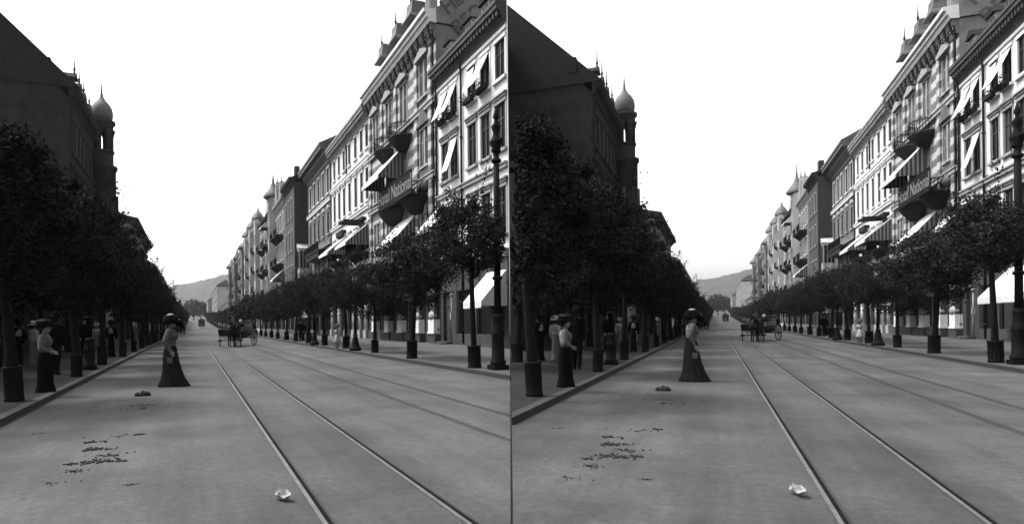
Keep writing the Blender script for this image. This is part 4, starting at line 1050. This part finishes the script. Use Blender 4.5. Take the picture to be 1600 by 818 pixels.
def build_street(P):
    st = SN[P]
    lay('road', P, strip(P,-2.85,8.05,.004), M['road'])
    for a, b, mt in ((-9.6,-3.03,'pave_shade'),(8.23,17.15,'pave')): lay('pavement', P, strip(P,a,b,.1,.3), M[mt])
    for a, b in ((-3.028,-2.85),(8.05,8.228)): lay('kerb', P, strip(P,a,b,.108,.3), M['kerb'])
    for t0, t1 in ((.95,1.98),(3.85,4.9)):
        worn = t0 < 2; m = MB()
        for t in (t0, t1):
            m.cur = 0; k = strip(P,t-.024,t+.014 if worn else t-.006,.012); m.add(k.v, k.f)
            m.cur = 1 if worn else 2; k = strip(P,t+.016 if worn else t-.004,t+.052,.009); m.add(k.v, k.f)
            m.cur = 2; k = strip(P,t+.054,t+.075,.011); m.add(k.v, k.f)
        o = lay('tram_track', P, m, [M['rail'] if worn else M['road'], M['groove'], M['kerb']])
    for f in (house_A,house_B,house_C,house_D,house_E,house_F,house_G,house_G2,house_H,house_I,house_J,house_K,house_LZ,house_LA,house_LB,house_LC,house_LD,house_LE): f(P)
    # trees along both kerbs
    for side in (1,-1):
        T = 8.6 if side > 0 else -3.25; Y = 19.45 if side > 0 else 11.8; st_ = 5.65 if side > 0 else 5.7; k = 0
        sd = 'right' if side > 0 else 'left'
        while Y < 420:
            rnd = random.Random(k*7+side); far = Y > 75
            kind = ('far' if side > 0 else 'farleft') if far else ('rightnear' if side > 0 and k == 0 else 'right' if side > 0 else ('leftnear' if k == 0 else ('leftb' if k in (1,2) else 'left')))
            lab = f'{ORD[k]} tree from the front in the row on the {sd} pavement of the {st}' if k < 12 else f'small distant tree far along the {sd} row of the {st}'
            tree(P, T+rnd.uniform(-.08,.08), Y, kind, (k % 6 if not far else k % 4), lab, f'trees in the {sd} row of the {st}', rot=rnd.choice((0,math.pi))+rnd.uniform(-.25,.25), sc=rnd.uniform(.88,1.12))
            k += 1; Y += st_*rnd.uniform(.97,1.03)
    rnd = random.Random(23)  # inner tree row, added to deepen the shade on the left pavement
    for k in range(20):
        if 45 < 15.5+6.6*k < 66: continue
        lab = f'{ORD[k]} tree of the added inner row before the left house fronts, {st}' if k < 12 else f'dim tree far down the added inner left row of the {st}'
        tree(P, -6.9+rnd.uniform(-.3,.3), 15.5+6.6*k, 'inner', k % 3, lab, 'trees of the added inner left row of the '+st, rot=rnd.choice((0,math.pi))+rnd.uniform(-.25,.25), sc=rnd.uniform(.9,1.08))
    rnd = random.Random(11)
    for i, T in enumerate((-58,-48,-40,-33,-27,-21,-15.5,-10,-5,0.5,6,11,17,24,32)):
        tree(P, T, 492+rnd.uniform(-4,14), 'park', i % 3, 'broad dark tree in the group closing the far end of the '+st, 'park trees at the end of the '+st, 'park_tree', rnd.uniform(0,6), rnd.uniform(.8,1.12), False)
    # posts
    for i, (T, Y, lb) in enumerate(((8.85,18.6,'tall black iron mast with finial beside the nearest right-hand tree of the '),(-3.3,20.3,'tall black iron mast among the trees on the left pavement of the '))):
        o = dup(MAST); put(o, P, T, Y, .1); tag(o, lb+st, 'mast', 'tram masts')
        if i: o.scale = (.85,.85,.62)
    for T, Y, lb in ((8.35,33.0,'slender black street lamp between the third and fourth right-hand trees of the '),(8.15,43.1,'black street lamp with bell-shaped base further along the right kerb of the '),(-3.3,46.5,'black street lamp far along the left kerb of the ')):
        o = dup(LAMP); put(o, P, T, Y, .1); tag(o, lb+st, 'street lamp', 'street lamps')
    # people
    for key, T, Y, rot, lb, z in PEOPLE:
        o = dup(PROTO[key]); put(o, P, T, Y, zg(Y)+z, 0); o.rotation_euler = (0,0,rot+ROT(P)*.5)
        tag(o, lb % st, 'person', 'people in the '+st)
    o = dup(HORSE); put(o, P, 2.62, 43.3, .0); o.rotation_euler = (0,0,ROT(P)+R(-88)); tag(o, 'dark horse drawing the open carriage toward us in the '+st, 'horse')
    ca = dup(CARR); put(ca, P, 3.2, 46.1, 0); hd = ROT(P)+R(-90-27); ca.rotation_euler = (0,0,hd); tag(ca, 'black open horse-drawn carriage with spoked wheels on the tram lines of the '+st, 'carriage')
    for key, x, y, z, lb in (('driver',.95,.0,.38,'dark-coated driver seated high at the front of the carriage in the '),('rider',-1.05,-.22,.24,'passenger in a pale hat seated in the back of the carriage in the '),):
        o = dup(PROTO[key]); v = Matrix.Rotation(hd,3,'Z') @ Vector((x,y,z)); o.location = Vector(ca.location)+v; o.rotation_euler = (0,0,hd); tag(o, lb+st, 'person', 'people on the carriage in the '+st)
    o = dup(TRAM); put(o, P, 2.95, 228, None); tag(o, 'dark electric tram far down the track of the '+st, 'tram')
    # dung and a scrap of paper on the roadway
    for i, (T, Y, n, rad, lump) in enumerate(DUNG):
        o = link('horse_dung', cached(('dung',i), lambda: dung_mesh(i,n*(3 if i == 0 else 6),rad*1.2,lump*(.9 if i == 0 else .5)))); put(o, P, T, Y, .006)
        tag(o, DL[i] + ', '+st, 'horse dung', 'horse droppings on the road of the '+st)
    o = link('paper_scrap', cached('paper', paper_mesh)); put(o, P, .72, 5.3, .01, .5); tag(o, 'crumpled white paper scrap on the road close to us in the '+st, 'paper')
    # wooded hill closing the view
    m = MB(); nx, ny = 150, 44; vs = []
    for j in range(ny):
        for i in range(nx):
            T = -620+i*7.4; y = 1500+j*15; q = Vector((T,y,0))
            ridge = 128+.235*T+14*noise.noise(q*.004); 
            if T > 210: ridge -= .25*(T-210)
            t = j/(ny-1); pf = math.sin(min(1,t*1.35)*math.pi/2)
            z = max(-1, ridge*pf) + (5*noise.noise(q*.045)+4*noise.noise(q*.11))*pf
            vs.append(Vector(W(P,T,y,z+2)))
    m.add(vs, [(j*nx+i,j*nx+i+1,(j+1)*nx+i+1,(j+1)*nx+i) for j in range(ny-1) for i in range(nx-1)], False)
    o = ob('hill', m, M['wood']); o['kind'] = 'structure'

def paper_mesh():
    m = MB(); rnd = random.Random(2); m.ball((0,0,.04),(.045,.09,.017),11,8)
    m.v = [(x*rnd.uniform(.35,1.5), y*rnd.uniform(.35,1.5), max(.002, z*rnd.uniform(.3,1.6))) for x, y, z in m.v]; m.smooth = [False]*len(m.smooth)
    return m.mesh('paper_scrap', M['paper'])

MAST, LAMP, HORSE, CARR, TRAM = mast_thing(), lamp_thing(), horse_thing(), carriage_thing(), tram_thing()
PROTO = dict(
    hero=person('woman',1.66,'blouse','skirt','hero',1,[((-.045,-.13,.65),(.03,-.125,.52)),((.0,.125,.64),(.03,.115,.5))],hatm='suit',hero=True,lean=.25),
    kerb=person('woman',1.44,'bpale','skirt2','wide',2,[((-.01,-.13,.64),(.09,-.09,.59)),((-.01,.13,.64),(.09,.09,.58))],hatm='suit'),
    white=person('woman',1.5,'bwhite','bpale','wide',3,hatm='bwhite'),
    pale=person('woman',1.5,'bpale','bpale','wide',4,hatm='straw'),
    man=person('man',1.68,'suit','suit','bowler',5,hatm='suit',gait=.05),
    man2=person('man',1.72,'suit','suit','bowler',6,hatm='suit',gait=.0),
    child=person('child',1.1,'bwhite','bwhite','wide',7,hatm='straw'),
    girl=person('child',1.32,'bwhite','bwhite','wide',8,hatm='bpale'),
    dark=person('woman',1.58,'suit','skirt2','wide',9,hatm='suit'),
    driver=person('man',1.6,'suit','suit','top',10,[((.05,-.15,.66),(.17,-.08,.6)),((.05,.15,.66),(.17,.08,.6))],hatm='suit',sit=True),
    rider=person('man',1.56,'suit','suit','bowler',12,[((.03,-.14,.64),(.12,-.06,.56)),((.03,.14,.64),(.12,.06,.56))],hatm='bwhite',sit=True),
)
for o in list(PROTO.values()): o['category'] = 'person'
PEOPLE = [
    ('hero',-.58,15.4,0.0,'woman in patterned blouse and big plumed hat crossing the %s',.004),
    ('kerb',-3.12,13.4,0.1,'woman in pale blouse and black skirt at the left kerb of the %s',.1),
    ('white',-5.75,23.0,1.2,'woman in white standing behind the pale-bloused woman in the %s',.1),
    ('dark',-6.2,22.6,2.5,'dark-dressed woman beside the woman in white at the far left of the %s',.1),
    ('man',-3.95,18.3,1.5,'man in dark suit walking beside the second left tree of the %s',.1),
    ('man2',-5.1,29.8,-.6,'man in dark suit behind the left iron mast of the %s',.1),
    ('white',-5.3,35.0,-1.2,'woman in white dress and white hat between the left trees of the %s',.1),
    ('child',-4.45,34.8,-1.0,'small child in white with straw hat on the left pavement of the %s',.1),
    ('dark',-3.75,29.2,1.57,'dark-dressed woman by the fourth left tree of the %s',.1),
    ('pale',-3.66,39.6,-1.5,'woman in pale dress and straw hat far along the left pavement of the %s',.1),
    ('girl',7.95,35.4,-1.9,'girl in white sailor dress at the right kerb of the %s',.1),
    ('man2',8.9,53,-1.5,'dark-suited man among the trees far along the right pavement of the %s',.1),
    ('dark',9.6,56,-1.2,'dark-dressed woman among the trees far along the right pavement of the %s',.1),
    ('man',-2.2,118,1.6,'distant man in dark clothes on the left side of the roadway of the %s',.004),
    ('man2',-1.6,112,1.6,'distant man in dark clothes nearest the tram lines of the %s',.004),
]
DUNG = [(-1.07,13.4,9,.075,.075),(-.88,11.8,9,.26,.025),(-.9,11.3,8,.2,.025),(-1.28,8.04,5,.07,.035),(-1.22,7.55,9,.09,.04),(-1.03,7.56,7,.07,.03),(-.96,7.2,9,.1,.03),(-1.3,6.78,6,.05,.035),(-1.02,6.86,14,.14,.035),(-.82,6.88,6,.05,.03),(-1.2,6.42,6,.07,.025),(-.98,8.46,9,.2,.022),(-.73,8.57,5,.04,.035),(-.58,5.87,4,.05,.018),(-1.3,5.95,5,.08,.018),(-2.1,8.75,4,.06,.02)]
DL = ['dark fresh heap of horse dung nearest the crossing woman','flat smear of horse dung just below the dark fresh heap','thin scattered horse dung below the flat smear','small lump of horse dung at the upper left of the scattered patch','chunky dark heap of horse dung left of centre in the patch','small horse dung clump right of the chunky heap','crumbled horse dung in the middle of the patch','small horse dung lump at the far left of the patch','largest spread of horse dung at the bottom of the patch','small horse dung lump at the right end of the bottom spread','trodden horse dung below the left of the patch','thin line of horse dung crumbs above the patch','single horse dung lump at the right end of the crumb line','tiny horse dung crumbs below the patch','pale worn horse dung crumbs at the lower left','few horse dung crumbs close to the left kerb']

for P in ('L','R'):
    before = set(bpy.data.objects)
    build_street(P)
    bpy.context.view_layer.update()
    # the wedge where the streets fork: whatever would cross the party plane ends on it
    sg = 1 if P == 'L' else -1; gap = .01
    for o in [o for o in bpy.data.objects if o not in before and o.type == 'MESH']:
        if o.name.split('.')[0] == 'hill': continue
        mw = o.matrix_world; bb = [mw @ Vector(c) for c in o.bound_box]
        d = [sg*(p.x-SPLIT*p.y)+gap for p in bb]
        if max(d) <= 0: continue
        if min(d) >= 0: bpy.data.objects.remove(o); continue
        bm = bmesh.new(); bm.from_mesh(o.data)
        if o.name.split('.')[0] in ('crown','flowers'):
            kill = [f for f in bm.faces if sg*((mw @ f.calc_center_median()).x-SPLIT*(mw @ f.calc_center_median()).y)+gap+.1 > 0]
            bmesh.ops.delete(bm, geom=kill, context='FACES')
        else:
            inv = mw.inverted(); co = inv @ Vector((-sg*gap,0,0)); no = (mw.to_3x3().transposed() @ Vector((sg,-sg*SPLIT,0))).normalized()
            closed = all(len(e.link_faces) == 2 for e in bm.edges)
            res = bmesh.ops.bisect_plane(bm, geom=bm.verts[:]+bm.edges[:]+bm.faces[:], plane_co=co, plane_no=no, clear_outer=True, dist=1e-5)
            if closed:
                ed = [g for g in res['geom_cut'] if isinstance(g, bmesh.types.BMEdge)]
                if ed: bmesh.ops.holes_fill(bm, edges=[e for e in bm.edges if len(e.link_faces) == 1], sides=0)
        if not bm.faces: bm.free(); bpy.data.objects.remove(o); continue
        me = o.data.copy(); bm.to_mesh(me); bm.free(); o.data = me

def kill(o):
    for c in list(o.children): kill(c)
    bpy.data.objects.remove(o)
for o in [MAST,LAMP,HORSE,CARR,TRAM]+list(PROTO.values()): kill(o)
# things left with nothing on this side of the plane
for o in [o for o in bpy.data.objects if o.type == 'EMPTY' and not o.children]: bpy.data.objects.remove(o)

# the ground: one sheet to the horizon
m = MB(); xs = [-2400,-900,-300,-100,0,100,300,900,2400]; ys = [-40]+YS+[700,1200,2000,2880]
vs = [(x,y,zg(y)-.03) for y in ys for x in xs]; n = len(xs)
m.add(vs, [(j*n+i,j*n+i+1,(j+1)*n+i+1,(j+1)*n+i) for j in range(len(ys)-1) for i in range(n-1)])
o = ob('ground', m, M['ground']); o['kind'] = 'structure'

# the air
HAZE = 0.00009
m = MB(); m.box(-2500,2500,-60,2950,-1.1,320)
hm = bpy.data.materials.new('haze'); hm.use_nodes = True; nt = hm.node_tree; nt.nodes.remove(nt.nodes['Principled BSDF'])
pv = nt.nodes.new('ShaderNodeVolumePrincipled'); pv.inputs['Color'].default_value = (.92,.92,.92,1); pv.inputs['Density'].default_value = HAZE; pv.inputs['Anisotropy'].default_value = .2
nt.links.new(pv.outputs[0], nt.nodes['Material Output'].inputs['Volume'])
o = ob('haze', m, hm); o['kind'] = 'stuff'

# ------------------------------------------------------------------ light
SUN = Vector((-.50,.12,.86)).normalized()
el = math.asin(SUN.z); az = math.atan2(SUN.x, SUN.y)
w = bpy.data.worlds.new('World'); scene.world = w; w.use_nodes = True; nt = w.node_tree
bg = nt.nodes['Background']; bg.inputs[1].default_value = .15
sk = nt.nodes.new('ShaderNodeTexSky'); sk.sky_type = 'NISHITA'; sk.sun_disc = False; sk.sun_elevation = el; sk.sun_rotation = az
sk.air_density = 1.6; sk.dust_density = 6.0; sk.ozone_density = 1.0
bw = nt.nodes.new('ShaderNodeRGBToBW'); nt.links.new(sk.outputs[0], bw.inputs[0]); nt.links.new(bw.outputs[0], bg.inputs[0])
ld = bpy.data.lights.new('sun', 'SUN'); ld.energy = 1.4; ld.angle = R(14); ld.color = (1,1,1)
lo = bpy.data.objects.new('sun', ld); COL.objects.link(lo); lo.rotation_euler = (-SUN).to_track_quat('-Z','Y').to_euler()

cd = bpy.data.cameras.new('camera'); cam = bpy.data.objects.new('camera', cd); COL.objects.link(cam)
cd.sensor_width = 36; cd.lens = 22.5; cd.clip_end = 8000; cd.clip_start = .05
cd.shift_x = (800-711.5)/1600; cd.shift_y = (505-409)/1600
ROLL = math.atan2(8,819)
cam.location = (0,0,H)
cam.rotation_euler = (Matrix.Rotation(R(90),4,'X') @ Matrix.Rotation(-ROLL,4,'Z')).to_euler()
scene.camera = cam
vs_ = scene.view_settings; scene.display_settings.display_device = 'sRGB'; vs_.view_transform = 'Standard'; vs_.look = 'None'; vs_.gamma = 1; vs_.exposure = 1.75; vs_.use_curve_mapping = False
scene.cycles.volume_bounces = 0; scene.cycles.max_bounces = 6; scene.cycles.use_adaptive_sampling = True
